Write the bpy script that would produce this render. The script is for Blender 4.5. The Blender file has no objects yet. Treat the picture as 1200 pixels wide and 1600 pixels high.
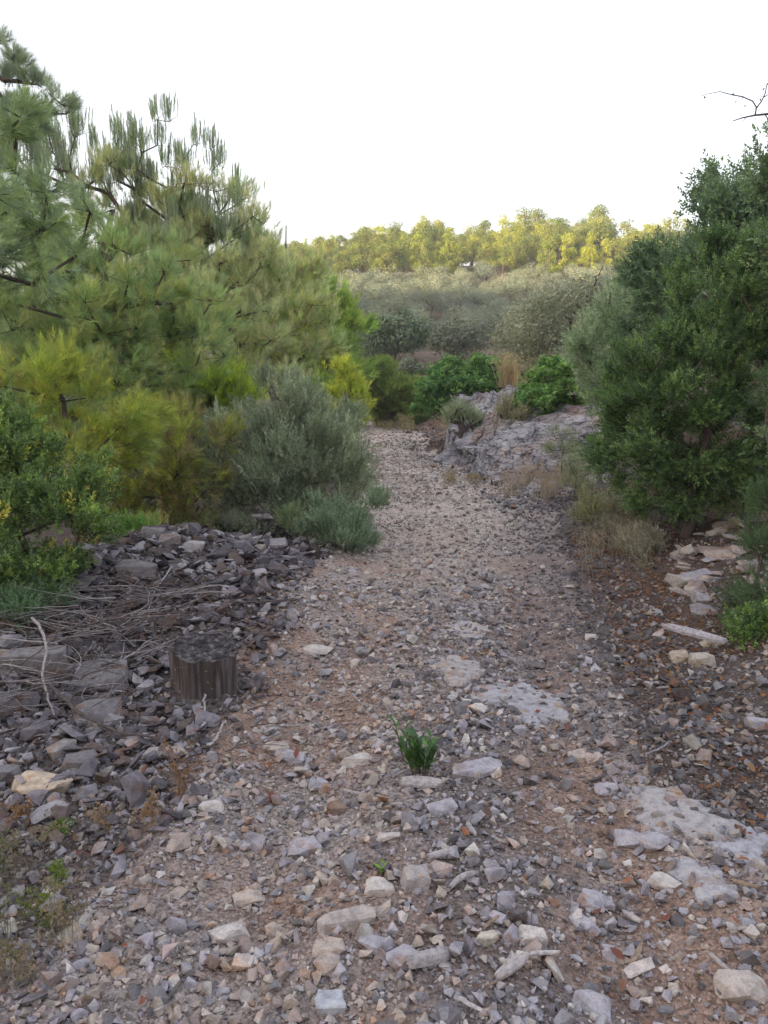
import bpy, bmesh, math, random
import numpy as np
from mathutils import Vector, Matrix

# ------------------------------------------------------------------ camera, world, sun, exposure
S = bpy.context.scene
C = S.collection
PITCH = math.radians(9.4)
FPX = 1209.0                      # focal length in pixels of the 1200 x 1600 photograph
CAMZ = 1.62
cam_d = bpy.data.cameras.new("camera")
cam = bpy.data.objects.new("camera", cam_d)
C.objects.link(cam)
cam.location = (0, 0, CAMZ)
cam.rotation_euler = (math.pi / 2 - PITCH, 0, 0)
cam_d.sensor_fit = 'VERTICAL'
cam_d.sensor_height = 32.0
cam_d.lens = 32.0 * FPX / 1600.0
cam_d.clip_start = 0.05
cam_d.clip_end = 3000
S.camera = cam

SUN_EL = math.radians(5.6)
SUN_DIR = Vector((-0.74, -0.673, math.tan(SUN_EL))).normalized()     # towards the sun: low, behind the camera to the left
world = bpy.data.worlds.new("World")
S.world = world
world.use_nodes = True
wt = world.node_tree
bg = wt.nodes['Background']
sky = wt.nodes.new('ShaderNodeTexSky')
sky.sky_type = 'NISHITA'
sky.sun_disc = False
sky.sun_elevation = SUN_EL
sky.sun_rotation = math.atan2(SUN_DIR.x, SUN_DIR.y)
sky.dust_density = 3.0
sky.air_density = 1.0
mixw = wt.nodes.new('ShaderNodeMix')
mixw.data_type = 'RGBA'
mixw.inputs[0].default_value = 0.5            # thin even evening haze over the whole sky
mixw.inputs[7].default_value = (3.3, 3.22, 3.65, 1)
wt.links.new(sky.outputs[0], mixw.inputs[6])
wt.links.new(mixw.outputs[2], bg.inputs[0])
bg.inputs[1].default_value = 0.15

sun_d = bpy.data.lights.new("sun", 'SUN')
sun_d.energy = 5.0
sun_d.angle = math.radians(0.6)
sun_d.color = (1.0, 0.80, 0.50)
sun = bpy.data.objects.new("sun", sun_d)
C.objects.link(sun)
sun.location = (-40, -90, 60)
sun.rotation_euler = SUN_DIR.to_track_quat('Z', 'Y').to_euler()

S.view_settings.view_transform = 'Standard'
S.view_settings.look = 'None'
S.view_settings.gamma = 1.0
S.view_settings.use_curve_mapping = False
S.view_settings.exposure = 1.87
S.cycles.max_bounces = 6
S.cycles.diffuse_bounces = 4
S.cycles.transmission_bounces = 4
S.cycles.glossy_bounces = 2

rng = np.random.default_rng(7)
random.seed(7)

# ------------------------------------------------------------------ small maths
cp, sp_ = math.cos(PITCH), math.sin(PITCH)


def sst(a, b, x):
    t = np.clip((x - a) / (b - a), 0, 1)
    return t * t * (3 - 2 * t)


_perm = np.random.default_rng(3).random((256, 256))


def vnoise(x, y):
    x = np.asarray(x, float); y = np.asarray(y, float)
    xi = np.floor(x).astype(int); yi = np.floor(y).astype(int)
    fx = x - xi; fy = y - yi
    fx = fx * fx * (3 - 2 * fx); fy = fy * fy * (3 - 2 * fy)
    a = _perm[xi & 255, yi & 255]; b = _perm[(xi + 1) & 255, yi & 255]
    c = _perm[xi & 255, (yi + 1) & 255]; d = _perm[(xi + 1) & 255, (yi + 1) & 255]
    return (a * (1 - fx) + b * fx) * (1 - fy) + (c * (1 - fx) + d * fx) * fy


def fbm(x, y, s, o=4, ox=0.0):
    r = 0; amp = 1.0; tot = 0
    x = np.asarray(x, float) / s + 17.3 + ox; y = np.asarray(y, float) / s + 5.1 - ox
    for _ in range(o):
        r = r + amp * vnoise(x, y); tot += amp
        x = x * 2.03 + 3.7; y = y * 2.03 + 1.9; amp *= 0.5
    return r / tot


XR_Y = [0, 2, 3.3, 6.2, 9.5, 13, 15, 17, 20, 26, 40]
XR_X = [1.5, 1.2, 1.15, 1.55, 2.1, 2.4, 2.1, 1.5, 1.2, 1.4, -2]
XL_Y = [0, 2, 3.3, 6.2, 9.5, 15, 20, 26, 40]
XL_X = [-1.0, -.95, -.75, -.75, -.35, -.5, -.7, -1.0, -5]


def xr(y): return np.interp(y, XR_Y, XR_X)
def xl(y): return np.interp(y, XL_Y, XL_X)


def height(x, y):
    x = np.asarray(x, float); y = np.asarray(y, float)
    z = np.interp(y, [-300, -170, -95, -60, -30, -10, 33, 42, 50, 62, 80, 90, 108, 122, 135, 170, 300, 700],
                  [16, 28, 34.5, 21, 6, 0, 0, 1.0, 3.0, 5.0, 9.8, 12.4, 16.2, 18.5, 18.9, 17.5, 8, 2])
    z = z + sst(-60, -95, y) * (fbm(x, y, 30, 3) - .5) * 7
    z = z + sst(50, 90, y) * (fbm(x, y, 35, 3, 4) - .5) * 2.6 + (1.0 - 4.5 * sst(8, 60, np.abs(x - 12))) * sst(75, 118, y)
    H = np.interp(y, [-2, 0, 4, 8, 12, 17, 25, 40, 60], [.1, .25, .42, .75, 1.0, 1.35, 1.4, 1.2, 0])
    d = x - xr(y)
    z = z + sst(0, 3.6, d) * H
    z = z + np.clip(d - 2.5, 0, 40) * 0.16 * sst(60, 30, y) * sst(-8, 3, y)
    # the stone heap and the twig pile on the left
    z = z + .42 * np.exp(-(((x + 1.75) / 1.05) ** 2 + ((y - 6.0) / 1.35) ** 2))
    z = z + .16 * np.exp(-(((x + 2.3) / .9) ** 2 + ((y - 4.2) / .8) ** 2))
    dl = xl(y) - x
    z = z - sst(2.2, 7, dl) * .5 * sst(30, 10, y)
    # wheel ruts and unevenness
    nearw = sst(60, 25, y) * sst(-12, -2, y)
    z = z + nearw * ((fbm(x, y, 1.1, 3, 9) - .5) * .10 + (fbm(x, y, .33, 2, 2) - .5) * .035)
    mid = (xr(y) + xl(y)) / 2
    z = z - nearw * .05 * (np.exp(-((x - mid + .55) / .25) ** 2) + np.exp(-((x - mid - .6) / .25) ** 2))
    return z


def ray(px, py):
    u = (px - 600) / FPX; v = (800 - py) / FPX
    return np.array([u, cp + v * sp_, -sp_ + v * cp])


def P(px, py, Y):
    d = ray(px, py)
    t = Y / d[1]
    return np.array([d[0] * t, Y, CAMZ + d[2] * t])


def G(px, py):
    d = ray(px, py)
    t = .8
    while t < 200:
        p = d * t
        if CAMZ + p[2] <= float(height(p[0], p[1])):
            return np.array([p[0], p[1], float(height(p[0], p[1]))])
        t += .01 + t * .002
    return np.array([d[0] * 200, 200, 0])


def to_px(p):
    x, y, z = p[..., 0], p[..., 1], p[..., 2] - CAMZ
    f = y * cp - z * sp_
    return 600 + FPX * x / f, 800 - FPX * (y * sp_ + z * cp) / f


# ------------------------------------------------------------------ mesh helpers
def new_mesh(name, V, F, mats=(), col=None, smooth=False, matidx=None):
    V = np.asarray(V, np.float32); F = np.asarray(F, np.int32)
    me = bpy.data.meshes.new(name)
    n = F.shape[1]
    me.vertices.add(len(V)); me.vertices.foreach_set('co', V.ravel())
    me.loops.add(F.size); me.loops.foreach_set('vertex_index', F.ravel())
    me.polygons.add(len(F))
    me.polygons.foreach_set('loop_start', np.arange(0, F.size, n, dtype=np.int32))
    me.polygons.foreach_set('loop_total', np.full(len(F), n, np.int32))
    if matidx is not None:
        me.polygons.foreach_set('material_index', np.asarray(matidx, np.int32))
    me.polygons.foreach_set('use_smooth', np.full(len(F), smooth))
    for m in mats: me.materials.append(m)
    me.update(calc_edges=True)
    if col is not None:
        a = me.color_attributes.new('tint', 'FLOAT_COLOR', 'POINT')
        c = np.ones((len(V), 4), np.float32); c[:, :3] = col
        a.data.foreach_set('color', c.ravel())
    return me


def link(name, me, parent=None, loc=None):
    o = bpy.data.objects.new(name, me)
    C.objects.link(o)
    if parent is not None: o.parent = parent
    if loc is not None: o.location = loc
    return o


def tag(o, label=None, cat=None, group=None, kind=None):
    if label: o['label'] = label
    if cat: o['category'] = cat
    if group: o['group'] = group
    if kind: o['kind'] = kind
    return o


def thing(name, loc, label, cat, group=None):
    o = bpy.data.objects.new(name, None)
    o.empty_display_size = .1
    C.objects.link(o)
    o.location = loc
    return tag(o, label, cat, group)


def rot_from_z(d, roll):
    """stack of 3x3 matrices taking +Z to d with a roll"""
    d = d / np.linalg.norm(d, axis=1, keepdims=True)
    up = np.where(np.abs(d[:, 2:3]) > .95, np.array([[1., 0, 0]]), np.array([[0, 0, 1.]]))
    x = np.cross(up, d); x /= np.linalg.norm(x, axis=1, keepdims=True)
    y = np.cross(d, x)
    c, s = np.cos(roll)[:, None], np.sin(roll)[:, None]
    return np.stack([x * c + y * s, -x * s + y * c, d], axis=2)


def merge(variants, pos, R, scl, cols, pick=None, vshade=None):
    """variants: list of (V, F[, shade]); one merged vertex/face/colour set"""
    n = len(pos)
    if pick is None: pick = rng.integers(0, len(variants), n)
    Vs, Fs, Cs = [], [], []
    off = 0
    scl = np.asarray(scl, float)
    if scl.ndim == 1: scl = np.repeat(scl[:, None], 3, 1)
    for k, var in enumerate(variants):
        m = np.nonzero(pick == k)[0]
        if not len(m): continue
        V, F = var[0], var[1]
        W = V[None] * scl[m][:, None, :]
        W = np.einsum('nij,nvj->nvi', R[m], W) + pos[m][:, None, :]
        nv = len(V)
        Fk = F[None] + (np.arange(len(m)) * nv)[:, None, None] + off
        c = np.repeat(cols[m][:, None, :], nv, 1)
        if len(var) > 2: c = c * var[2][None, :, :]
        Vs.append(W.reshape(-1, 3)); Fs.append(Fk.reshape(-1, F.shape[1])); Cs.append(c.reshape(-1, 3))
        off += nv * len(m)
    return np.concatenate(Vs), np.concatenate(Fs), np.concatenate(Cs)


def gn_scatter(name, variants, pos, R, scl, cols, mat):
    """one object whose pieces are instanced geometry: uncountable gravel and scrub"""
    n = len(pos)
    scl = np.asarray(scl, float)
    if scl.ndim == 1: scl = np.repeat(scl[:, None], 3, 1)
    me = bpy.data.meshes.new(name); me.vertices.add(n); me.vertices.foreach_set('co', np.asarray(pos, np.float32).ravel())
    eul = np.stack([np.arctan2(R[:, 2, 1], R[:, 2, 2]), -np.arcsin(np.clip(R[:, 2, 0], -1, 1)), np.arctan2(R[:, 1, 0], R[:, 0, 0])], 1)
    for nm, tp, dat in (('rot', 'FLOAT_VECTOR', eul), ('scl', 'FLOAT_VECTOR', scl)):
        a = me.attributes.new(nm, tp, 'POINT'); a.data.foreach_set('vector', dat.astype(np.float32).ravel())
    a = me.attributes.new('idx', 'INT', 'POINT'); a.data.foreach_set('value', rng.integers(0, len(variants), n).astype(np.int32))
    c = np.ones((n, 4), np.float32); c[:, :3] = cols
    a = me.attributes.new('itint', 'FLOAT_COLOR', 'POINT'); a.data.foreach_set('color', c.ravel())
    o = link(name, me)
    ng = bpy.data.node_groups.new(name, 'GeometryNodeTree')
    ng.interface.new_socket('Geometry', in_out='INPUT', socket_type='NodeSocketGeometry')
    ng.interface.new_socket('Geometry', in_out='OUTPUT', socket_type='NodeSocketGeometry')
    gi = ng.nodes.new('NodeGroupInput'); go = ng.nodes.new('NodeGroupOutput')
    inst = ng.nodes.new('GeometryNodeInstanceOnPoints'); inst.inputs['Pick Instance'].default_value = True
    jn = ng.nodes.new('GeometryNodeJoinGeometry')
    for k, v in enumerate(variants):
        vm = new_mesh(name + '_piece', v[0], v[1], [mat], v[2] if len(v) > 2 else np.ones((len(v[0]), 3)))
        vo = bpy.data.objects.new(name + '_piece', vm)
        oi = ng.nodes.new('GeometryNodeObjectInfo'); oi.inputs['Object'].default_value = vo
        gti = ng.nodes.new('GeometryNodeGeometryToInstance')
        ng.links.new(oi.outputs['Geometry'], gti.inputs[0]); ng.links.new(gti.outputs[0], jn.inputs[0])
    def attr(nm, tp):
        a = ng.nodes.new('GeometryNodeInputNamedAttribute'); a.data_type = tp; a.inputs['Name'].default_value = nm
        return a.outputs['Attribute']
    ng.links.new(gi.outputs[0], inst.inputs['Points']); ng.links.new(jn.outputs[0], inst.inputs['Instance'])
    ng.links.new(attr('idx', 'INT'), inst.inputs['Instance Index'])
    ng.links.new(attr('rot', 'FLOAT_VECTOR'), inst.inputs['Rotation']); ng.links.new(attr('scl', 'FLOAT_VECTOR'), inst.inputs['Scale'])
    ng.links.new(inst.outputs[0], go.inputs[0])
    md = o.modifiers.new('scatter', 'NODES'); md.node_group = ng
    return tag(o, kind='stuff')


def hull(n, seed, flat=1.0, box=.5):
    r = np.random.default_rng(seed)
    p = r.normal(size=(n, 3)); p /= np.linalg.norm(p, axis=1, keepdims=True)
    p = np.sign(p) * np.abs(p) ** (1 - box * .5)
    p /= np.abs(p).max()
    p *= np.array([1, r.uniform(.6, .95), r.uniform(.45, .8) * flat]) * .5 * r.uniform(.8, 1.0, (n, 1))
    bm = bmesh.new()
    vs = [bm.verts.new(q) for q in p]
    res = bmesh.ops.convex_hull(bm, input=vs)
    bmesh.ops.delete(bm, geom=[e for e in set(res['geom_interior'] + res['geom_unused']) if isinstance(e, bmesh.types.BMVert)], context='VERTS')
    bmesh.ops.triangulate(bm, faces=bm.faces[:])
    bmesh.ops.recalc_face_normals(bm, faces=bm.faces[:])
    bm.verts.index_update()
    V = np.array([v.co[:] for v in bm.verts]); F = np.array([[v.index for v in f.verts] for f in bm.faces])
    bm.free()
    return V, F


def tubes(paths, radii, sides=5):
    """paths: list of (k,3) arrays; radii: list of (k,) arrays"""
    Vs, Fs = [], []; off = 0
    a = np.linspace(0, 2 * math.pi, sides, endpoint=False)
    ca, sa = np.cos(a), np.sin(a)
    for p, r in zip(paths, radii):
        p = np.asarray(p, float); k = len(p)
        t = np.gradient(p, axis=0); t /= np.linalg.norm(t, axis=1, keepdims=True) + 1e-9
        up = np.array([0, 0, 1.]) if abs(t[0, 2]) < .9 else np.array([1., 0, 0])
        x = np.cross(up, t); x /= np.linalg.norm(x, axis=1, keepdims=True) + 1e-9
        y = np.cross(t, x)
        ring = p[:, None] + (x[:, None] * ca[None, :, None] + y[:, None] * sa[None, :, None]) * np.asarray(r)[:, None, None]
        Vs.append(ring.reshape(-1, 3))
        i = np.arange(k - 1)[:, None] * sides; j = np.arange(sides)[None]
        j2 = (j + 1) % sides
        q = np.stack([i + j, i + j2, i + sides + j2, i + sides + j], 2).reshape(-1, 4) + off
        Fs.append(q)
        # end caps
        if sides >= 4:
            e = off + (k - 1) * sides
            Fs.append(np.array([[e + 0, e + 1, e + 2, e + 3]]))
            Fs.append(np.array([[off + 3, off + 2, off + 1, off + 0]]))
        off += k * sides
    return np.concatenate(Vs), np.concatenate(Fs)


# ------------------------------------------------------------------ materials
def mat_base(name, rough=.85, spec=.2):
    m = bpy.data.materials.new(name); m.use_nodes = True
    nt = m.node_tree; b = nt.nodes['Principled BSDF']
    b.inputs['Roughness'].default_value = rough
    b.inputs['Specular IOR Level'].default_value = spec
    return m, nt, b


def N(nt, t, **kw):
    n = nt.nodes.new(t)
    for k, v in kw.items(): setattr(n, k, v)
    return n


def mixc(nt, mode, f, a, b):
    n = N(nt, 'ShaderNodeMix', data_type='RGBA', blend_type=mode)
    for i, v in ((0, f), (6, a), (7, b)):
        if isinstance(v, bpy.types.NodeSocket): nt.links.new(v, n.inputs[i])
        elif i == 0: n.inputs[0].default_value = v
        else: n.inputs[i].default_value = (*v, 1)
    return n.outputs[2]


def ramp(nt, src, stops):
    n = N(nt, 'ShaderNodeValToRGB')
    nt.links.new(src, n.inputs[0])
    cr = n.color_ramp
    while len(cr.elements) < len(stops): cr.elements.new(.5)
    for e, (p, c) in zip(cr.elements, stops):
        e.position = p; e.color = (*c, 1) if len(c) == 3 else c
    return n.outputs[0]


def noise(nt, scale, detail=4, coords='obj', rough=.6, dist=0.0):
    n = N(nt, 'ShaderNodeTexNoise')
    n.inputs['Scale'].default_value = scale; n.inputs['Detail'].default_value = detail
    n.inputs['Roughness'].default_value = rough; n.inputs['Distortion'].default_value = dist
    if coords == 'world':
        g = N(nt, 'ShaderNodeNewGeometry'); nt.links.new(g.outputs['Position'], n.inputs['Vector'])
    else:
        g = N(nt, 'ShaderNodeTexCoord'); nt.links.new(g.outputs['Object'], n.inputs['Vector'])
    return n.outputs['Fac']


def bump(nt, b, src, strength, dist):
    n = N(nt, 'ShaderNodeBump')
    n.inputs['Strength'].default_value = strength; n.inputs['Distance'].default_value = dist
    nt.links.new(src, n.inputs['Height']); nt.links.new(n.outputs[0], b.inputs['Normal'])
    return n


def stone_mat(name, source):
    """source 'attr' = colour from the mesh, 'obj' = colour of the object"""
    m, nt, b = mat_base(name, .9, .15)
    if source == 'attr':
        s = N(nt, 'ShaderNodeAttribute', attribute_name='tint').outputs['Color']
    elif source == 'inst':
        s = N(nt, 'ShaderNodeAttribute', attribute_name='itint', attribute_type='INSTANCER').outputs['Color']
    else:
        s = N(nt, 'ShaderNodeObjectInfo').outputs['Color']
    n1 = noise(nt, 28, 5, 'world'); n2 = noise(nt, 160, 3, 'world')
    r1 = ramp(nt, n1, [(.3, (.62, .6, .6)), (.55, (1, 1, 1)), (.75, (1.18, 1.12, 1.04))])
    c = mixc(nt, 'MULTIPLY', 1.0, s, r1)
    r2 = ramp(nt, n2, [(.35, (.78, .78, .78)), (.6, (1.08, 1.08, 1.08))])
    c = mixc(nt, 'MULTIPLY', .8, c, r2)
    n3 = noise(nt, 9, 3, 'world')
    r3 = ramp(nt, n3, [(.56, (0, 0, 0)), (.66, (1, 1, 1))])
    c = mixc(nt, 'MIX', r3, c, mixc(nt, 'MULTIPLY', .75, c, (.95, .66, .46)))
    nt.links.new(c, b.inputs['Base Color'])
    bump(nt, b, n2, .5, .004)
    return m


M_STONE = stone_mat('limestone', 'attr')
M_STONE_I = stone_mat('limestone_gravel', 'inst')
M_STONE_O = stone_mat('limestone_single', 'obj')


def wood_mat(name, source, c0=(.17, .15, .145)):
    m, nt, b = mat_base(name, .9, .1)
    if source == 'attr': s = N(nt, 'ShaderNodeAttribute', attribute_name='tint').outputs['Color']
    elif source == 'obj': s = N(nt, 'ShaderNodeObjectInfo').outputs['Color']
    else:
        r = N(nt, 'ShaderNodeRGB'); r.outputs[0].default_value = (*c0, 1); s = r.outputs[0]
    n1 = noise(nt, 60, 5, 'world')
    c = mixc(nt, 'MULTIPLY', .9, s, ramp(nt, n1, [(.3, (.5, .5, .5)), (.6, (1.15, 1.12, 1.1))]))
    nt.links.new(c, b.inputs['Base Color'])
    bump(nt, b, n1, .6, .004)
    return m


M_BARK = wood_mat('bark', 'rgb', (.13, .105, .095))
M_OLIVEBARK = wood_mat('olive_bark', 'rgb', (.17, .15, .13))
M_TWIG = wood_mat('dry_twig', 'obj')
M_TWIG_A = wood_mat('dry_twig_pile', 'attr')


def leaf_mat(name, trans=.35, rough=.55, spec=.25, src='attr'):
    m, nt, b = mat_base(name, rough, spec)
    if src == 'attr': s = N(nt, 'ShaderNodeAttribute', attribute_name='tint').outputs['Color']
    elif src == 'inst':
        s = mixc(nt, 'MULTIPLY', 1.0, N(nt, 'ShaderNodeAttribute', attribute_name='itint', attribute_type='INSTANCER').outputs['Color'], N(nt, 'ShaderNodeAttribute', attribute_name='tint').outputs['Color'])
    else: s = N(nt, 'ShaderNodeObjectInfo').outputs['Color']
    oi = N(nt, 'ShaderNodeObjectInfo')
    rr = ramp(nt, oi.outputs['Random'], [(0, (.82, .86, .9)), (1, (1.16, 1.1, 1.0))])
    s = mixc(nt, 'MULTIPLY', 1.0, s, rr)
    nt.links.new(s, b.inputs['Base Color'])
    t = N(nt, 'ShaderNodeBsdfTranslucent')
    tc = mixc(nt, 'MULTIPLY', 1.0, s, (1.25, 1.3, .7))
    nt.links.new(tc, t.inputs[0])
    mx = N(nt, 'ShaderNodeMixShader'); mx.inputs[0].default_value = trans
    nt.links.new(b.outputs[0], mx.inputs[1]); nt.links.new(t.outputs[0], mx.inputs[2])
    nt.links.new(mx.outputs[0], nt.nodes['Material Output'].inputs[0])
    return m


M_NEEDLE = leaf_mat('pine_needle', .45, .6, .2)
M_LEAF = leaf_mat('broad_leaf', .3, .45, .4)
M_DRY = leaf_mat('dry_grass', .4, .8, .05)
M_SCRUB = leaf_mat('scrub_leaf', .3, .6, .2, 'inst')
M_OLIVELEAF = leaf_mat('olive_leaf', .25, .5, .35)

# ------------------------------------------------------------------ terrain
def axis(stops):
    out = []
    for (a, b, st) in stops:
        out.append(np.arange(a, b, st))
    return np.concatenate(out + [np.array([stops[-1][1]])])


gx = axis([(-400, -100, 20), (-100, -30, 3), (-30, -8, .8), (-8, -3.2, .16), (-3.2, 3.6, .055), (3.6, 8, .16), (8, 30, .8), (30, 100, 3), (100, 400, 20)])
gy = axis([(-320, -120, 16), (-120, -40, 4), (-40, -4, 1.5), (-4, .8, .3), (.8, 7, .055), (7, 12, .1), (12, 30, .25), (30, 130, 1.2), (130, 300, 10), (300, 700, 40)])
XX, YY = np.meshgrid(gx, gy)
ZZ = height(XX, YY)


def path_mask(x, y):
    w = (fbm(x, y, .5, 3, 5) - .5) * .6
    return (x > xl(y) + w) & (x < xr(y) + w * .8) & (y > .5) & (y < 38)


def rutw(x, y):
    """wheel lines are worn to bare soil, the strip between them keeps its stones"""
    w = xr(y) - xl(y); u = (x - xl(y)) / w
    return (.13 * np.exp(-((u - .30) / .10) ** 2) + .10 * np.exp(-((u - .84) / .07) ** 2) - .16 * np.exp(-((u - .60) / .11) ** 2)) * sst(9, 5, y)


def soil_colour(x, y):
    """soil colour by place, with the shade between stones darkened in: reddish on the track, dark litter beside it, brown on the hill"""
    n = len(x)
    c = np.tile(np.array([.235, .165, .125]), (n, 1))
    pm = path_mask(x, y)
    a = fbm(x, y, .7, 4, 1) + rutw(x, y)
    red = sst(.42, .62, a)[:, None]
    c = np.where(pm[:, None], (1 - red) * np.array([.36, .32, .30]) + red * np.array([.35, .255, .205]), c)
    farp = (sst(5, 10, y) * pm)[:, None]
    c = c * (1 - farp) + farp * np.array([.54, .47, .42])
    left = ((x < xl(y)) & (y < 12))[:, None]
    c = np.where(left & ~pm[:, None], np.array([.15, .125, .115]), c)  # left soil darkened for the shade in gaps between stones
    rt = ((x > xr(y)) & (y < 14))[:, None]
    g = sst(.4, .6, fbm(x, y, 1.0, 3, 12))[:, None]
    c = np.where(rt & ~pm[:, None], np.array([.12, .08, .06]) * (1 - g) + g * np.array([.14, .12, .11]), c)  # dark litter, deepened for the shade between stones
    # greyer gravelly stretch along the right side of the track
    gr = np.exp(-((x - xr(y) + .15) / .42) ** 2) * sst(3, 5, y) * sst(16, 12, y)
    c = c * (1 - .7 * gr[:, None]) + .7 * gr[:, None] * np.array([.2, .18, .18])
    midg = (np.exp(-((x - xl(y)) / (xr(y) - xl(y)) / .14 + .60 / .14) ** 2 * 0) * np.exp(-((((x - xl(y)) / (xr(y) - xl(y))) - .60) / .13) ** 2) * sst(7, 4, y) * pm)[:, None]
    c = c * (1 - .65 * midg) + .65 * midg * np.array([.17, .15, .145])  # middle strip: gap shade between its grey stones put into the soil colour
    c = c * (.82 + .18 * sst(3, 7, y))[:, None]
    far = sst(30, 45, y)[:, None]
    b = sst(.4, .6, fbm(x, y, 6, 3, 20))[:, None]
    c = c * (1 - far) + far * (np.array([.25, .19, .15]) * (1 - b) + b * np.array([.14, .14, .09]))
    beh = sst(-2, -12, y)[:, None]
    c = c * (1 - beh) + beh * np.array([.20, .18, .14])
    return c


def ground_mat():
    m, nt, b = mat_base('stony_soil', .95, .1)
    s = N(nt, 'ShaderNodeAttribute', attribute_name='tint').outputs['Color']
    v = N(nt, 'ShaderNodeTexVoronoi'); v.inputs['Scale'].default_value = 95
    v2 = N(nt, 'ShaderNodeTexVoronoi'); v2.inputs['Scale'].default_value = 42
    g = N(nt, 'ShaderNodeNewGeometry')
    nt.links.new(g.outputs['Position'], v.inputs['Vector']); nt.links.new(g.outputs['Position'], v2.inputs['Vector'])
    sep = N(nt, 'ShaderNodeSeparateColor'); nt.links.new(v.outputs['Color'], sep.inputs[0])
    c = mixc(nt, 'MULTIPLY', .8, s, ramp(nt, sep.outputs[0], [(0, (.55, .52, .5)), (.5, (1, 1, 1)), (1, (1.5, 1.5, 1.55))]))
    n = noise(nt, 6, 6, 'world')
    c = mixc(nt, 'MULTIPLY', .8, c, ramp(nt, n, [(.3, (.65, .62, .6)), (.65, (1.2, 1.18, 1.15))]))
    nt.links.new(c, b.inputs['Base Color'])
    ad = N(nt, 'ShaderNodeMath', operation='ADD'); nt.links.new(v.outputs['Distance'], ad.inputs[0])
    ml = N(nt, 'ShaderNodeMath', operation='MULTIPLY'); nt.links.new(v2.outputs['Distance'], ml.inputs[0]); ml.inputs[1].default_value = 1.6
    nt.links.new(ml.outputs[0], ad.inputs[1])
    inv = N(nt, 'ShaderNodeMath', operation='MULTIPLY'); nt.links.new(ad.outputs[0], inv.inputs[0]); inv.inputs[1].default_value = -1
    bump(nt, b, inv.outputs[0], .8, .012)
    return m


M_GROUND = ground_mat()
nx, ny = len(gx), len(gy)
Vg = np.stack([XX.ravel(), YY.ravel(), ZZ.ravel()], 1)
ii = (np.arange(ny - 1)[:, None] * nx + np.arange(nx - 1)[None]).ravel()
Fg = np.stack([ii, ii + 1, ii + nx + 1, ii + nx], 1)
fc = Vg[Fg].mean(1)
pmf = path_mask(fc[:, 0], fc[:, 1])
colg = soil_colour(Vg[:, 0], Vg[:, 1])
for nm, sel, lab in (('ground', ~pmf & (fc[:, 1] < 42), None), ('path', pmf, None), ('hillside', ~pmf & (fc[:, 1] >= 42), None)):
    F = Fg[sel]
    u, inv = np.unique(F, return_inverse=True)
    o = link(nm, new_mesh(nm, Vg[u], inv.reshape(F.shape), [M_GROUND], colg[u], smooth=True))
    tag(o, kind='structure')

# ------------------------------------------------------------------ stones
_g = G(306, 1092)
STX, STY = _g[0], _g[1] + .13
COLS = {
    'grey': (.40, .385, .415), 'pale': (.56, .525, .49), 'tan': (.46, .40, .35), 'pink': (.43, .355, .325),
    'dark': (.20, .19, .20), 'rust': (.30, .18, .13),
}
hulls = [hull(11 + k % 4, 100 + k, flat=[1, .8, .6][k % 3]) for k in range(18)]
small_hulls = [hull(8 + k % 3, 200 + k, flat=[1, .85][k % 2]) for k in range(12)]
slabs = [hull(13, 300 + k, flat=.42, box=.8) for k in range(12)]


def zone_density(x, y):
    """0 on bare soil, 1 on gravel"""
    a = fbm(x, y, .7, 4, 1) + rutw(x, y)
    bare = sst(.47, .64, a) * path_mask(x, y)
    return 1 - .5 * bare


def stone_cols(x, y, n):
    r = rng.random(n)
    pm = path_mask(x, y)
    u = (x - xl(y)) / (xr(y) - xl(y) + 1e-6)
    greyw = np.where(pm, .35 + .35 * sst(.4, .9, u) + .25 * (fbm(x, y, .8, 2, 30) - .5), .6)
    greyw = greyw - .18 * sst(5, 9, y) * (u < .75) + .4 * np.exp(-((u - .60) / .13) ** 2) * sst(9, 5, y)
    greyw = np.clip(np.where(x < xl(y), .8, greyw), 0, .95)
    names = ['grey', 'pale', 'tan', 'pink', 'dark', 'rust']
    arr = np.array([COLS[k] for k in names]) * .88
    w = np.stack([greyw * .62, .16 + 0 * x, (1 - greyw) * .5, (1 - greyw) * .34, greyw * .34, .012 + 0 * x], 1)
    dk = (x < xl(y)) & (y > 3.4)
    w[dk, 4] += 1.3
    dr = np.exp(-((x - xr(y) + .05) / .55) ** 2) * sst(2.4, 4, y)
    w[:, 4] += dr * 1.6
    w[:, 1] += np.where(pm, sst(4.5, 9, y) * sst(.95, .7, u) * 1.1, 0)
    w /= w.sum(1, keepdims=True)
    cs = np.cumsum(w, 1)
    k = (r[:, None] > cs).sum(1).clip(0, 5)
    c = arr[k] * np.where(pm, 1.0, .74)[:, None] * rng.uniform(.75, 1.2, (n, 1)) * rng.uniform(.98, 1.02, (n, 3))
    return c, np.array(names)[k]


def rand_flat_rot(n, tilt):
    d = np.stack([rng.normal(0, tilt, n), rng.normal(0, tilt, n), np.ones(n)], 1)
    return rot_from_z(d, rng.uniform(0, 6.283, n))


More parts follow.
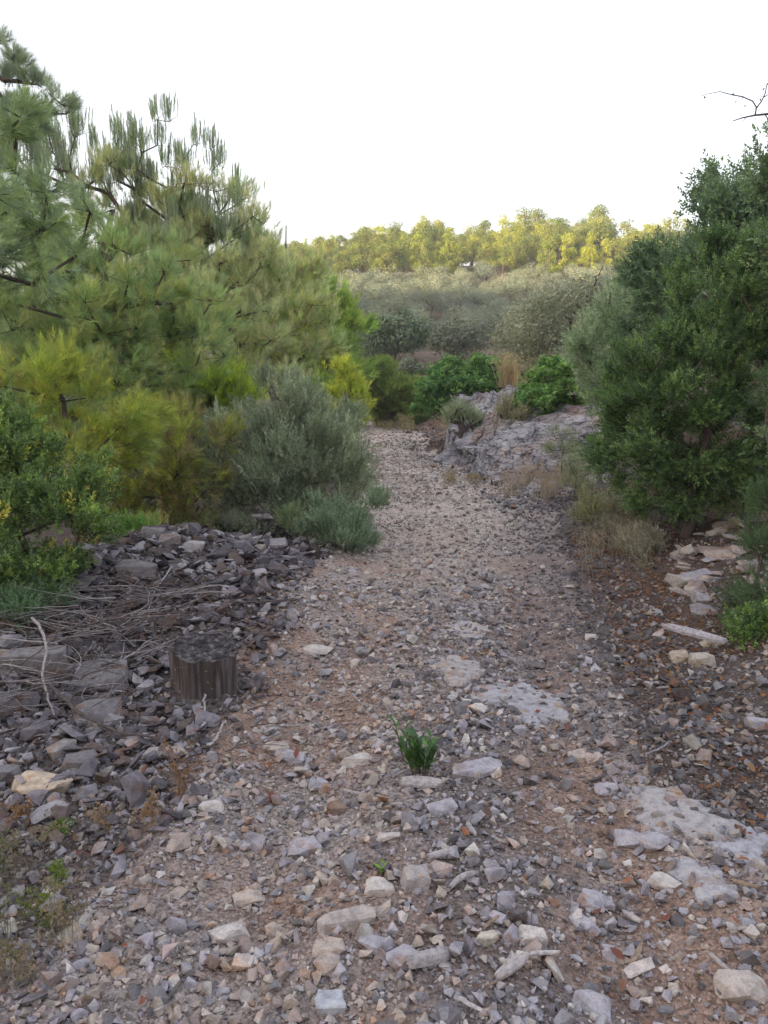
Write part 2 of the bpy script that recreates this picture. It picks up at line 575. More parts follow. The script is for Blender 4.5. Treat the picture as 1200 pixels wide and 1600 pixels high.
bands = [(1.2, 3.2, 20000, .010, .40), (1.2, 3.2, 5200, .026, .34), (3.2, 6, 20000, .016, .42), (3.2, 6, 4200, .032, .3), (6, 10, 16000, .022, .42), (10, 18, 10000, .032, .4), (18, 36, 3500, .05, .35)]
px_, py_, sz_ = [], [], []
for (y0, y1, n, s0, sg) in bands:
    y = rng.uniform(y0, y1, n)
    hw = .56 * y + .7
    x = rng.uniform(-1, 1, n) * hw
    if y0 >= 10:
        x = xl(y) - .6 + rng.random(n) * (xr(y) - xl(y) + 1.4)
    keep = rng.random(n) < zone_density(x, y)
    keep &= ~((x < xl(y) - 2.4) & (y > 5)) & ~((x > xr(y) + 1.2) & (y > 7))
    lf = (x > xr(y) + .5) & (y > 2.5)
    keep &= ~(lf & (rng.random(n) < .45))
    keep &= (x - STX) ** 2 + ((y - STY) * .9) ** 2 > .155 ** 2
    x, y = x[keep], y[keep]
    px_.append(x); py_.append(y)
    sz_.append(s0 * np.exp(rng.normal(0, sg, len(x))) * 1.35)
x = np.concatenate(px_); y = np.concatenate(py_); s = np.concatenate(sz_)
z = height(x, y) + s * rng.uniform(.02, .28, len(s))
cols, _ = stone_cols(x, y, len(x))
scl = s[:, None] * rng.uniform(.8, 1.35, (len(s), 3))
gn_scatter('gravel', small_hulls, np.stack([x, y, z], 1), rand_flat_rot(len(x), .45), scl, cols, M_STONE_I)

hull_me = [new_mesh('stone_shape', v, f, [M_STONE_O]) for v, f in hulls]
slab_me = [new_mesh('slab_shape', v, f, [M_STONE_O]) for v, f in slabs]


def refined(seed, flat, size, npts=26, lev=2, amp=.06):
    """a bigger stone: hull with subdivided, roughened faces and crisp but worn edges"""
    v, f = hull(npts, seed, flat, .8)
    bm = bmesh.new()
    vs = [bm.verts.new(q) for q in v]
    for t in f: bm.faces.new([vs[i] for i in t])
    bmesh.ops.subdivide_edges(bm, edges=bm.edges[:], cuts=3 if lev > 1 else 1, use_grid_fill=True)
    r = np.random.default_rng(seed)
    from mathutils import noise as mn
    off = Vector(r.uniform(-50, 50, 3))
    for w in bm.verts:
        k = mn.fractal(w.co * 4 + off, 1.0, 2.0, 3)
        w.co = w.co * (1 + amp * k) + Vector((0, 0, -.02)) * abs(mn.noise(w.co * 14 + off))
    bmesh.ops.triangulate(bm, faces=bm.faces[:])
    bm.verts.index_update()
    V = np.array([w.co[:] for w in bm.verts]); F = np.array([[q.index for q in t.verts] for t in bm.faces])
    bm.free()
    return V, F


taken = [(STX, STY - .05, .24)]


def big_stone(px, py, wpx, hgt, col, label, name='stone', cat='stone', flat=.7, yaw=0., asp=.7, tilt=(0, 0), seed=None, group=None, sink=.3):
    g = G(px, py)
    dist = math.sqrt(g[0] ** 2 + g[1] ** 2 + (CAMZ - g[2]) ** 2)
    w = wpx / FPX * dist * 1.05
    seed = seed if seed is not None else int(px * 7 + py)
    v, f = refined(seed, 1.0, 1, 22)
    v = v / (v.max(0) - v.min(0))
    v = v * np.array([w, w * asp, hgt])
    me = new_mesh(name, v, f, [M_STONE_O])
    o = link(name, me, loc=(g[0], g[1] + w * asp * .2, g[2] + hgt * (.5 - sink)))
    o.rotation_euler = (tilt[0], tilt[1], yaw)
    o.color = (*(np.array(COLS[col] if isinstance(col, str) else col)), 1)
    tag(o, label, cat, group)
    taken.append((g[0], g[1], w * .5))
    return o


BIG = [
    (740, 1213, 78, .055, 'grey', 'flat pale grey stone just right of the green weed clump', .2, .6),
    (57, 1246, 74, .10, (.52, .44, .34), 'cream block with a flat top at the foot of the dark heap, left edge', -.15, .6),
    (556, 1197, 50, .05, 'pale', 'pale flat stone to the left of the green weed clump', .1, .6),
    (525, 1275, 27, .06, (.25, .19, .15), 'small brown upright block between grey cobbles left of the track centre', .6, .9),
    (385, 1415, 40, .05, 'tan', 'tan rounded cobble on the red soil left of the track centre', .3, .8),
    (650, 1388, 40, .085, (.40, .37, .36), 'upright blocky grey stone with a pinkish face below the lone seedling', .1, .9),
    (690, 1370, 32, .05, 'pink', 'pink rounded cobble beside the upright blocky stone', .5, .8),
    (590, 1398, 42, .05, 'pale', 'low pale stone left of the upright blocky stone', -.2, .7),
    (545, 1450, 82, .05, (.42, .38, .35), 'long wedge of grey stone lying across the red soil near the bottom', .35, .35),
    (583, 1490, 40, .05, 'grey', 'dark-topped grey cobble below the long wedge stone', -.3, .8),
    (630, 1510, 44, .045, 'grey', 'flat grey stone at the lower end of the long wedge', .6, .8),
    (515, 1585, 40, .05, (.44, .46, .5), 'squared blue-grey block at the bottom edge', .1, .8),
    (355, 1470, 52, .055, 'pale', 'broad pale stone near the rust patch low on the left', .4, .6),
    (376, 1515, 30, .04, 'pale', 'round pale cobble on red soil low on the left', 0, .9),
    (512, 1497, 46, .045, 'tan', 'tan flat cobble left of the dark-topped one', .2, .7),
    (762, 1478, 30, .04, (.55, .5, .42), 'small cream oval cobble beside the splintered wood', .8, .8),
    (832, 1476, 44, .05, 'pale', 'smooth pale oval stone right of the cream cobble', -.2, .7),
    (925, 1420, 42, .055, 'grey', 'angular grey stone below the bedrock on the right', -.5, .8),
    (915, 1450, 50, .03, 'grey', 'thin grey flake under the angular stone on the right', -.4, .5),
    (927, 1584, 50, .045, 'grey', 'wide grey stone cut by the bottom edge, right of centre', -.4, .6),
    (1162, 1560, 60, .06, (.47, .42, .38), 'large buff block near the bottom right corner', -.1, .7),
    (985, 1318, 46, .055, 'grey', 'grey cobble sitting on the lower edge of the bedrock', -.2, .7),
    (1025, 1330, 40, .06, 'grey', 'round grey cobble against the bedrock slab', .6, .9),
    (1040, 1390, 44, .045, 'pale', 'buff stone below the bedrock slab', -.3, .6),
    (905, 1190, 34, .05, 'tan', 'tan block right of the middle strip', .2, .7),
    (930, 1190, 24, .05, 'pink', 'small pinkish block touching the tan block', -.2, .9),
    (950, 1240, 36, .045, 'grey', 'grey block above the bedrock slab', .1, .6),
    (475, 1335, 48, .05, 'grey', 'grey angular stone in the left rut', .4, .7),
    (455, 1190, 50, .05, 'grey', 'grey flat stone in the upper left rut', -.4, .7),
    (330, 1268, 34, .045, 'pale', 'pale wedge-shaped cobble between the heap and the rut', -.2, .7),
    (255, 1185, 62, .045, (.36, .33, .31), 'long flat stone under the twigs in front of the stump', .1, .4),
    (125, 1205, 56, .085, 'dark', 'dark block above the cream stone on the left', .2, .8),
    (150, 1130, 66, .12, (.24, .23, .24), 'large dark boulder under the twig pile', .4, .8),
    (42, 1050, 96, .16, (.25, .24, .24), 'big grey slab leaning at the left edge beside the bushes', .3, .45),
    (135, 1070, 110, .12, (.24, .23, .24), 'broad grey rock half covered by twigs left of the stump', .1, .6),
    (20, 1110, 60, .10, 'dark', 'dark rock at the left edge under the twig pile', .3, .7),
    (8, 1225, 40, .10, 'dark', 'dark rock cut by the left edge above the cream block', .2, .7),
    (95, 1180, 40, .07, (.3, .28, .27), 'upright grey wedge among the heap stones', 1.2, .6),
    (485, 1020, 66, .04, (.54, .5, .46), 'pale flat slab at the foot of the heap, right of the stump', .05, .5),
    (1097, 1040, 36, .10, (.46, .42, .36), 'pale rounded rock under the plank on the right verge', .1, .8),
    (1063, 1035, 30, .08, (.40, .34, .28), 'tan rock left of the pale rounded one by the plank', .1, .8),
    (1113, 1010, 30, .09, (.46, .40, .32), 'tan rock behind the plank on the right verge', .1, .8),
    (1185, 1140, 34, .07, 'grey', 'grey stone at the right edge in the leaf litter', .1, .8),
    (1068, 1095, 34, .07, (.07, .06, .06), 'black charred lump on the right side of the track', .1, .8),
    (925, 1000, 22, .05, 'pale', 'pale cobble on the dark gravel right of the track', .1, .8),
    (425, 858, 50, .12, (.34, .32, .33), 'broad grey rock at the top right of the heap', .2, .6),
    (240, 845, 34, .14, (.25, .23, .23), 'dark squared block on the crest of the heap', .1, .8),
    (262, 855, 36, .13, (.28, .24, .23), 'brownish block on the crest next to the squared one', .4, .8),
    (212, 900, 60, .15, (.23, .21, .21), 'dark humped rock at the back left of the heap', .3, .7),
    (300, 860, 44, .10, (.42, .39, .38), 'pale broken rock on the crest of the heap', .5, .7),
    (405, 812, 42, .09, (.46, .42, .42), 'pale rock behind the heap beside the olive shrub', .2, .7),
    (380, 850, 34, .12, (.30, .28, .28), 'upright slab on the right shoulder of the heap', 1.1, .5),
    (745, 1115, 34, .05, 'pale', 'grey cobble in the middle strip above the weed clump', .1, .8),
    (430, 1175, 40, .04, 'tan', 'buff flat stone on the left side of the track', .3, .7),
    (690, 1272, 44, .06, 'grey', 'blue-grey angular stone below the weed clump', .3, .7),
]
for (px, py, w, hg, cl, lab, yaw, asp) in BIG:
    big_stone(px, py, w, hg, cl, lab, yaw=yaw, asp=asp)

# bedrock showing through the track: low rounded sheets
def bedrock(pts, hgt, label, col, seed):
    """pts: pixel outline of the exposed rock"""
    W = np.array([G(*p) for p in pts])
    c = W.mean(0)
    n = 96
    ang = np.arctan2(W[:, 1] - c[1], W[:, 0] - c[0]); rad = np.hypot(W[:, 0] - c[0], W[:, 1] - c[1])
    o_ = np.argsort(ang); ang = ang[o_]; rad = rad[o_]
    A = np.linspace(-math.pi, math.pi, n, endpoint=False)
    R_ = np.interp(A, np.concatenate([ang - 2 * math.pi, ang, ang + 2 * math.pi]), np.tile(rad, 3))
    R_ = R_ * (1 + .5 * (fbm(np.cos(A) * 2 + seed, np.sin(A) * 2, .8, 3) - .5) * 2)
    rings = 22
    V = []
    for k in range(rings + 1):
        t = k / rings
        x = c[0] + np.cos(A) * R_ * t * 1.08; y = c[1] + np.sin(A) * R_ * t * 1.08
        zz = height(x, y) + .012 + hgt * .35 * (1 - sst(.3, 1, np.full(n, t))) - .03 * sst(.86, 1, np.full(n, t)) + .03 * (fbm(x, y, .12, 4, seed) - .5) + .03 * (fbm(x, y, .5, 3, seed) - .5)
        # stepped strata
        V.append(np.stack([x, y, zz], 1))
    V = np.concatenate(V)
    i = (np.arange(rings)[:, None] * n + np.arange(n)[None]); j = (np.arange(rings)[:, None] * n + (np.arange(n) + 1) % n)
    F = np.stack([i, j, j + n, i + n], 2).reshape(-1, 4)
    o = link('bedrock_slab', new_mesh('bedrock_slab', V, F, [M_STONE_O], smooth=False))
    o.color = (*col, 1)
    tag(o, label, 'bedrock')
    taken.append((c[0], c[1], rad.mean() * .75))


bedrock([(745, 1075), (800, 1068), (850, 1085), (888, 1105), (880, 1130), (840, 1135), (800, 1110)], .02, 'pale bedrock hump worn smooth in the upper middle of the track', (0.378, 0.37, 0.387), 1)
bedrock([(975, 1240), (1060, 1238), (1130, 1275), (1150, 1300), (1080, 1312), (1020, 1300), (978, 1270)], .03, 'broad pale bedrock sheet showing on the right side of the track', (0.387, 0.37, 0.37), 2)
bedrock([(1060, 1345), (1100, 1350), (1135, 1405), (1110, 1415), (1075, 1390)], .025, 'narrow bluish bedrock ridge below the broad bedrock sheet', (0.396, 0.387, 0.404), 3)
bedrock([(1130, 1305), (1180, 1300), (1235, 1340), (1225, 1378), (1165, 1360)], .04, 'bluish bedrock lump at the right edge with a yellow stain under it', (0.378, 0.378, 0.413), 4)
bedrock([(690, 1030), (735, 1030), (760, 1055), (725, 1070), (695, 1055)], .015, 'small worn bedrock patch higher up the middle of the track', (0.378, 0.353, 0.344), 5)
bedrock([(700, 975), (745, 975), (760, 995), (715, 1000)], .012, 'faint bedrock patch in the track between the heap and the verge', (.42, .39, .37), 6)

# single stones strewn over the track, near ones only
def size_word(sz): return 'fist-sized' if sz < .085 else ('hand-sized' if sz < .12 else 'brick-sized')


def place_words(x, y):
    u = (x - float(xl(y))) / float(xr(y) - xl(y))
    if u < 0:
        side = 'before the twig pile' if y > 2.6 else 'low among left weeds'
    elif u < .38: side = 'in the left rut'
    elif u < .68: side = 'in the middle strip'
    elif u < 1: side = 'in the right rut'
    else: side = 'in right leaf litter'
    if u < 0 and y <= 2.6: near = ''
    elif y < 2.3: near = ' near the bottom edge'
    elif y < 3.1: near = ' beside the seedling'
    elif y < 4.2: near = ' beside the weed clump'
    else: near = ' beyond the stump'
    return side + near


CW = {'grey': 'grey', 'pale': 'whitish', 'tan': 'buff', 'pink': 'pinkish', 'dark': 'charcoal', 'rust': 'rust-red'}
cnt = 0
tries = 0
while cnt < 225 and tries < 20000:
    tries += 1
    yy = 1.45 + 5.0 * random.random() ** 1.6
    xx = random.uniform(-.5, .5) * 1.02 * yy * 1.1
    if xx < xl(yy) - .9 or xx > xr(yy) + .5: continue
    sz = float(np.clip(.034 * math.exp(random.gauss(.35, .33)) * (1 + .09 * yy), .04, .14))
    if any((xx - a) ** 2 + (yy - b) ** 2 < (r + sz * .5) ** 2 for a, b, r in taken): continue
    if random.random() > float(zone_density(np.array(xx), np.array(yy))) + .25: continue
    taken.append((xx, yy, sz * .42))
    cc, nm = stone_cols(np.array([xx]), np.array([yy]), 1)
    me = (hull_me + slab_me)[random.randrange(30)]
    o = link('stone', me, loc=(xx, yy, float(height(xx, yy)) + sz * .16))
    o.scale = (sz * random.uniform(.9, 1.3), sz * random.uniform(.8, 1.2), sz * random.uniform(.75, 1.1))
    o.rotation_euler = (random.gauss(0, .3), random.gauss(0, .3), random.uniform(0, 6.28))
    o.color = (*cc[0], 1)
    sh = 'flat' if me in slab_me else 'angular'
    lab = f"{size_word(sz)} {sh} {CW[str(nm[0])]} stone {place_words(xx, yy)}"
    tag(o, lab, 'stone', 'loose stones ' + place_words(xx, yy))
    cnt += 1

# the heap of dark broken slabs
heapc = {'dark grey': (.125, .115, .125), 'lilac grey': (.20, .185, .205), 'pale grey': (.34, .325, .34), 'brownish': (.15, .12, .11)}


def heap_weight(x, y):
    a = np.exp(-(((x + 1.55) / 1.05) ** 2 + ((y - 5.8) / 1.6) ** 2))
    b = np.exp(-(((x + 1.9) / .9) ** 2 + ((y - 3.7) / .9) ** 2))
    return np.maximum(a, b) * (x < xl(y) + .15)


def heap_place(x, y):
    if y > 6.6: return 'on the far crest of the heap'
    if y > 5.0: return 'on heap slope behind stump' if x > -1.9 else 'on the heap behind the twigs'
    if y > 4.0: return 'at heap foot beside stump' if x > -1.6 else 'under twigs left of stump'
    return 'in rubble before the twigs'


hx, hy = [], []
while len(hx) < 4300:
    a = rng.uniform(-4.2, -.3, 4000); b = rng.uniform(2.5, 9, 4000)
    k = (rng.random(4000) < heap_weight(a, b) ** .8) & ((a - STX) ** 2 + (b - STY + .1) ** 2 > .25 ** 2)
    hx += list(a[k]); hy += list(b[k])
hx = np.array(hx[:4300]); hy = np.array(hy[:4300])
order = rng.permutation(4300)
names = list(heapc)
n_ind = 0
for i in order[:290]:
    xx, yy = float(hx[i]), float(hy[i])
    if any((xx - a) ** 2 + (yy - b) ** 2 < (r * .6) ** 2 for a, b, r in taken): continue
    sz = float(np.clip(.085 * math.exp(random.gauss(-.1, .42)), .04, .2))
    if yy > 6: sz *= 1.25
    cn = random.choice(names + ['dark grey', 'lilac grey', 'dark grey'])
    flat = random.random() < .7
    me = random.choice(slab_me if flat else hull_me)
    o = link('heap_stone', me, loc=(xx, yy, float(height(xx, yy)) + sz * .22))
    o.scale = (sz * random.uniform(.9, 1.5), sz * random.uniform(.7, 1.1), sz * random.uniform(.7, 1.2))
    o.rotation_euler = (random.gauss(0, .38), random.gauss(0, .38), random.uniform(0, 6.28))
    o.color = (*(np.array(heapc[cn]) * random.uniform(.8, 1.2)), 1)
    tag(o, f"{'thin' if flat else 'chunky'} {cn} stone {'hand-long' if sz < .12 else 'large'} {heap_place(xx, yy)}", 'stone', 'broken stones ' + heap_place(xx, yy))
    n_ind += 1
k = order[290:]
n = len(k)
sz = .06 * np.exp(rng.normal(0, .4, n))
cc = np.array([heapc[names[j]] for j in rng.integers(0, 4, n)]) * rng.uniform(.7, 1.2, (n, 1))
gn_scatter('heap_rubble', slabs + hulls[:6], np.stack([hx[k], hy[k], height(hx[k], hy[k]) + sz * .3], 1), rand_flat_rot(n, .5),
           sz[:, None] * rng.uniform(.7, 1.5, (n, 3)), cc, M_STONE_I)

# bank of stones under the dark shrub on the right
for q in range(70):
    px = random.uniform(1040, 1230); py = 795 + random.random() * 170
    if px < 1010 + (py - 780) * .35 or py < 980 - px * .16: continue
    g = G(px, py)
    sz = random.uniform(.09, .24)
    me = random.choice(slab_me + hull_me)
    o = link('bank_stone', me, loc=(g[0], g[1], g[2] + sz * .15))
    o.scale = (sz * random.uniform(1, 1.6), sz, sz * random.uniform(.8, 1.2))
    o.rotation_euler = (random.gauss(.15, .2), random.gauss(0, .2), random.uniform(-.5, .5))
    cn = random.choice(['pale', 'pink', 'tan', 'grey'])
    o.color = (*(np.array(COLS[cn]) * random.uniform(.65, .95)), 1)
    where = 'high on the bank under the dark shrub' if py < 860 else ('halfway down the bank right of the weeds' if py < 920 else 'at the foot of the stony bank')
    tag(o, f"{'large' if sz > .17 else 'small'} {CW[cn]} stone {where}", 'stone', 'stones in the right bank ' + where)

# ------------------------------------------------------------------ rock outcrop right of the track
def outcrop():
    # footprint in world space (x, y) from the photograph's outline
    front = [(688, 706), (720, 735), (760, 755), (800, 770), (850, 775), (905, 770), (960, 760)]
    W = [G(*p) for p in front]
    n, mrow = 230, 200
    fx = np.array([w[0] for w in W]); fy = np.array([w[1] for w in W])
    t0 = np.linspace(0, 1, len(W)); t = np.linspace(0, 1, n)
    bx = np.interp(t, t0, fx); by = np.interp(t, t0, fy)
    V = []
    depth = np.interp(t, [0, .15, .5, 1], [2.5, 4.0, 6.0, 6.0])
    top = np.interp(t, [0, .06, .3, .6, 1], [1.15, 1.35, 1.45, 1.5, 1.55])
    for j in range(mrow):
        v = j / (mrow - 1)
        x = bx + v * depth * np.interp(t, [0, 1], [.16, .3]); y = by + v * depth
        lift = top * np.clip((v + .16 * (fbm(x, y, 1.3, 3, 40) - .5)) / np.interp(t, [0, .2, 1], [.45, .8, .95]), 0, 1)
        edge = sst(0, .05, t) * sst(1, .94, t)
        base = height(bx, by) - .1
        # ledges: the bedding dips to the left, each bed a flat top with a steep ragged front
        dip = .30 * (x - 3) + .55 * (fbm(x, y, 1.5, 3, 41) - .5)
        for bed, wgt in ((.30, .7), (.11, .45)):
            q = (lift + dip + .10 * (fbm(x, y, .35, 3, 44) - .5)) / bed
            fl = np.floor(q); fr = q - fl
            lift = lift + wgt * ((fl + sst(.5, 1, fr)) * bed - q * bed) * (lift > .03)
        smooth_slab = sst(.45, .65, t) * sst(.3, .55, v)
        rough = 1 - .75 * smooth_slab
        c1 = np.exp(-(np.abs(fbm(x - y * .5, (y + x) * .6, .9, 3, 45) - .5) / .02) ** 2) * .22
        c2 = np.exp(-(np.abs(fbm(x, y, .4, 2, 46) - .5) / .03) ** 2) * .09
        zz = base + lift * edge + (.42 * (fbm(x, y, .8, 4, 42) - .5) + .12 * (fbm(x, y, .16, 3, 43) - .5) - c1 - c2) * rough * edge + .12 * edge
        zz = np.where(v > .93, np.minimum(zz, height(x, y) + (1 - v) * 2), zz)
        V.append(np.stack([x, y, zz], 1))
    V = np.concatenate(V)
    i = (np.arange(mrow - 1)[:, None] * n + np.arange(n - 1)[None]).ravel()
    F = np.stack([i, i + 1, i + n + 1, i + n], 1)
    m, nt, b = mat_base('outcrop_rock', .92, .12)
    n1 = noise(nt, 1.6, 6, 'world', .65); n2 = noise(nt, 7, 6, 'world', .7); n3 = noise(nt, 38, 4, 'world')
    c = ramp(nt, n1, [(.32, (.27, .26, .285)), (.46, (.47, .455, .48)), (.62, (.58, .555, .56))])
    c = mixc(nt, 'MULTIPLY', .9, c, ramp(nt, n2, [(.35, (.5, .48, .5)), (.5, (1, 1, 1)), (.7, (1.3, 1.24, 1.2))]))
    wv = noise(nt, .9, 3, 'world', .5)
    c = mixc(nt, 'MIX', ramp(nt, wv, [(.55, (0, 0, 0)), (.66, (1, 1, 1))]), c, mixc(nt, 'MULTIPLY', 1.0, c, (1.08, .9, .8)))
    nt.links.new(c, b.inputs['Base Color'])
    cv = N(nt, 'ShaderNodeTexVoronoi', feature='DISTANCE_TO_EDGE'); cv.inputs['Scale'].default_value = 2.6
    gp = N(nt, 'ShaderNodeNewGeometry'); mpn = N(nt, 'ShaderNodeMapping'); mpn.inputs['Rotation'].default_value = (0, 0, .6); mpn.inputs['Scale'].default_value = (.8, 1.5, 3.2)
    nt.links.new(gp.outputs['Position'], mpn.inputs[0])
    wob = N(nt, 'ShaderNodeMix', data_type='RGBA', blend_type='ADD'); wob.inputs[0].default_value = .5
    nw = N(nt, 'ShaderNodeTexNoise'); nw.inputs['Scale'].default_value = 3; nw.inputs['Detail'].default_value = 4
    nt.links.new(gp.outputs['Position'], nw.inputs['Vector']); nt.links.new(mpn.outputs[0], wob.inputs[6]); nt.links.new(nw.outputs['Color'], wob.inputs[7])
    nt.links.new(wob.outputs[2], cv.inputs['Vector'])
    crk = ramp(nt, cv.outputs['Distance'], [(0, (.3, .28, .28)), (.05, (1, 1, 1))])
    c = mixc(nt, 'MULTIPLY', .8, c, crk); nt.links.new(c, b.inputs['Base Color'])
    hs = N(nt, 'ShaderNodeMath', operation='ADD'); nt.links.new(crk, hs.inputs[0]); nt.links.new(n2, hs.inputs[1])
    hs2 = N(nt, 'ShaderNodeMath', operation='ADD'); nt.links.new(hs.outputs[0], hs2.inputs[0]); nt.links.new(n3, hs2.inputs[1])
    bump(nt, b, hs2.outputs[0], .9, .06)
    o = link('rock_outcrop', new_mesh('rock_outcrop', V, F, [m], smooth=False))
    tag(o, 'long sloping outcrop of layered grey limestone rising right of the track', 'rock')
    return V


OUTV = outcrop()
OUT = bpy.data.objects['rock_outcrop']


def top_z(x, y):
    """highest of terrain and outcrop near (x, y)"""
    z = float(height(x, y))
    d = (OUTV[:, 0] - x) ** 2 + (OUTV[:, 1] - y) ** 2
    i = int(np.argmin(d))
    if d[i] < .03: z = max(z, float(OUTV[i, 2]))
    return z


_r = np.random.default_rng(77)
ledge_shapes = []
for k in range(7):
    v, f = refined(900 + k, 1.0, 1, 24, amp=.12)
    v = v / (v.max(0) - v.min(0))
    ledge_shapes.append(new_mesh('ledge_block_shape', v, f, [OUT.data.materials[0]]))
for k in range(30):
    i = int(_r.integers(0, len(OUTV) * .72)); q = OUTV[i]
    L = _r.uniform(.35, 1.1) * (1.0 if q[0] < 2.6 else .7)
    o = link('ledge_block', ledge_shapes[k % 7], OUT, (q[0], q[1], q[2] - .02))
    o.scale = (L, L * _r.uniform(.4, .7), L * _r.uniform(.18, .34))
    o.rotation_euler = (_r.normal(.12, .15), _r.normal(-.28, .12), _r.normal(.35, .3))

# ------------------------------------------------------------------ tree stump
def stump():
    g = _g
    T = thing('tree_stump', (g[0], g[1] + .13, g[2] - .02), 'dark sawn tree stump with a grey cracked top standing in the stone heap', 'tree stump')
    n = 72; rings = 12
    A = np.linspace(0, 2 * math.pi, n, endpoint=False)
    r0 = .175 * (1 + .10 * np.cos(A - .4) + .06 * np.cos(2 * A + 1) + .035 * np.cos(5 * A + 2))
    r0 *= 1 - .18 * np.exp(-((((A - 4.95 + math.pi) % (2 * math.pi)) - math.pi) / .22) ** 2)        # fold in the front of the rim
    groove = .009 * (fbm(A * 9, A * 0, .6, 3, 50) - .5) * 2 + .0025 * np.sin(A * 23 + 4 * np.sin(A * 3))
    Hh = .245
    V = []
    for k in range(rings + 1):
        t = k / rings
        rr = (r0 + groove) * (.93 + .07 * t + .10 * (1 - t) ** 5 * (1 + .8 * np.sin(3 * A + 1)))
        rr = rr + .004 * (fbm(A * 12, np.full(n, t * 3), .5, 2, 51) - .5)
        z = Hh * t + (.03 * np.sin(A - .3) + .014 * (fbm(A * 6, A * 0, .4, 2, 52) - .5)) * t
        V.append(np.stack([np.cos(A) * rr * 1.0, np.sin(A) * rr * .9, z], 1))
    V = np.concatenate(V)
    i = (np.arange(rings)[:, None] * n + np.arange(n)[None]); j = (np.arange(rings)[:, None] * n + (np.arange(n) + 1) % n)
    F = np.stack([i, j, j + n, i + n], 2).reshape(-1, 4)
    m, nt, b = mat_base('stump_side', .85, .15)
    tc = N(nt, 'ShaderNodeTexCoord'); mp = N(nt, 'ShaderNodeMapping'); mp.inputs['Scale'].default_value = (1, 1, .06)
    nt.links.new(tc.outputs['Object'], mp.inputs['Vector'])
    nn = N(nt, 'ShaderNodeTexNoise'); nn.inputs['Scale'].default_value = 34; nn.inputs['Detail'].default_value = 8; nn.inputs['Distortion'].default_value = .6
    nt.links.new(mp.outputs[0], nn.inputs['Vector'])
    c = ramp(nt, nn.outputs['Fac'], [(.3, (.035, .028, .028)), (.5, (.085, .070, .068)), (.72, (.20, .175, .17))])
    sp = noise(nt, 34, 2, 'obj', .4)
    c = mixc(nt, 'MIX', ramp(nt, sp, [(.70, (0, 0, 0)), (.73, (1, 1, 1))]), c, (.30, .24, .15))
    nt.links.new(c, b.inputs['Base Color']); bump(nt, b, nn.outputs['Fac'], 1.0, .012)
    link('stump_side', new_mesh('stump_side', V, F, [m], smooth=True), T)
    # sawn face: sunken, cracked, with small crumbs
    top = V[-n:]
    kk = 14
    V2 = []
    for k in range(kk + 1):
        t = 1 - k / kk
        x = top[:, 0] * t; y = top[:, 1] * t
        crack = -.012 * (np.abs(np.sin(A * 3.5 + 3 * t)) < .12) * (t > .2)
        zz = Hh + (top[:, 2] - Hh) * t - .012 * (1 - t) + .016 * (fbm(x, y, .035, 3, 53) - .5) * (t < .97) + crack * (t < .9)
        V2.append(np.stack([x, y, zz], 1))
    V2 = np.concatenate(V2)
    i = (np.arange(kk)[:, None] * n + np.arange(n)[None]); j = (np.arange(kk)[:, None] * n + (np.arange(n) + 1) % n)
    F2 = np.stack([i, j, j + n, i + n], 2).reshape(-1, 4)
    m2, nt, b = mat_base('stump_top', .95, .05)
    n1 = noise(nt, 30, 5, 'obj', .7); n2 = noise(nt, 9, 3, 'obj')
    c = ramp(nt, n1, [(.38, (.03, .028, .03)), (.52, (.08, .075, .078)), (.68, (.22, .205, .21))])
    c = mixc(nt, 'MULTIPLY', .8, c, ramp(nt, n2, [(.4, (.55, .52, .52)), (.6, (1.2, 1.2, 1.2))]))
    nt.links.new(c, b.inputs['Base Color']); bump(nt, b, n1, .9, .012)
    link('cut_face', new_mesh('cut_face', V2, F2, [m2], smooth=True), T)
    taken.append((g[0], g[1] + .13, .2))


stump()

# ------------------------------------------------------------------ wood: twigs, chips, plank
def twig_path(p0, heading, L, curl, lift=.1, steps=9):
    p = [np.array(p0, float)]; h = heading; up = lift
    for k in range(steps):
        h += random.gauss(0, curl); up = up * .82 + random.gauss(0, .05)
        p.append(p[-1] + np.array([math.cos(h), math.sin(h), up]) * L / steps)
    q = np.array(p)
    zt = height(q[:, 0], q[:, 1]) + .012
    q[:, 2] = np.maximum(q[:, 2], zt)
    return q


def twig_mesh(p, r, forks=True):
    paths = [p]; rad = [np.linspace(r, r * .35, len(p))]
    if forks:
        for _ in range(random.randint(1, 3)):
            k = random.randint(2, len(p) - 3)
            d = p[k] - p[k - 1]; h = math.atan2(d[1], d[0]) + random.choice([-1, 1]) * random.uniform(.4, .9)
            b = twig_path(p[k], h, np.linalg.norm(p[-1] - p[0]) * random.uniform(.25, .5), .15, .3, 5)
            b[0] = p[k]
            paths.append(b); rad.append(np.linspace(r * .55, r * .2, len(b)))
    return tubes(paths, rad, 5)


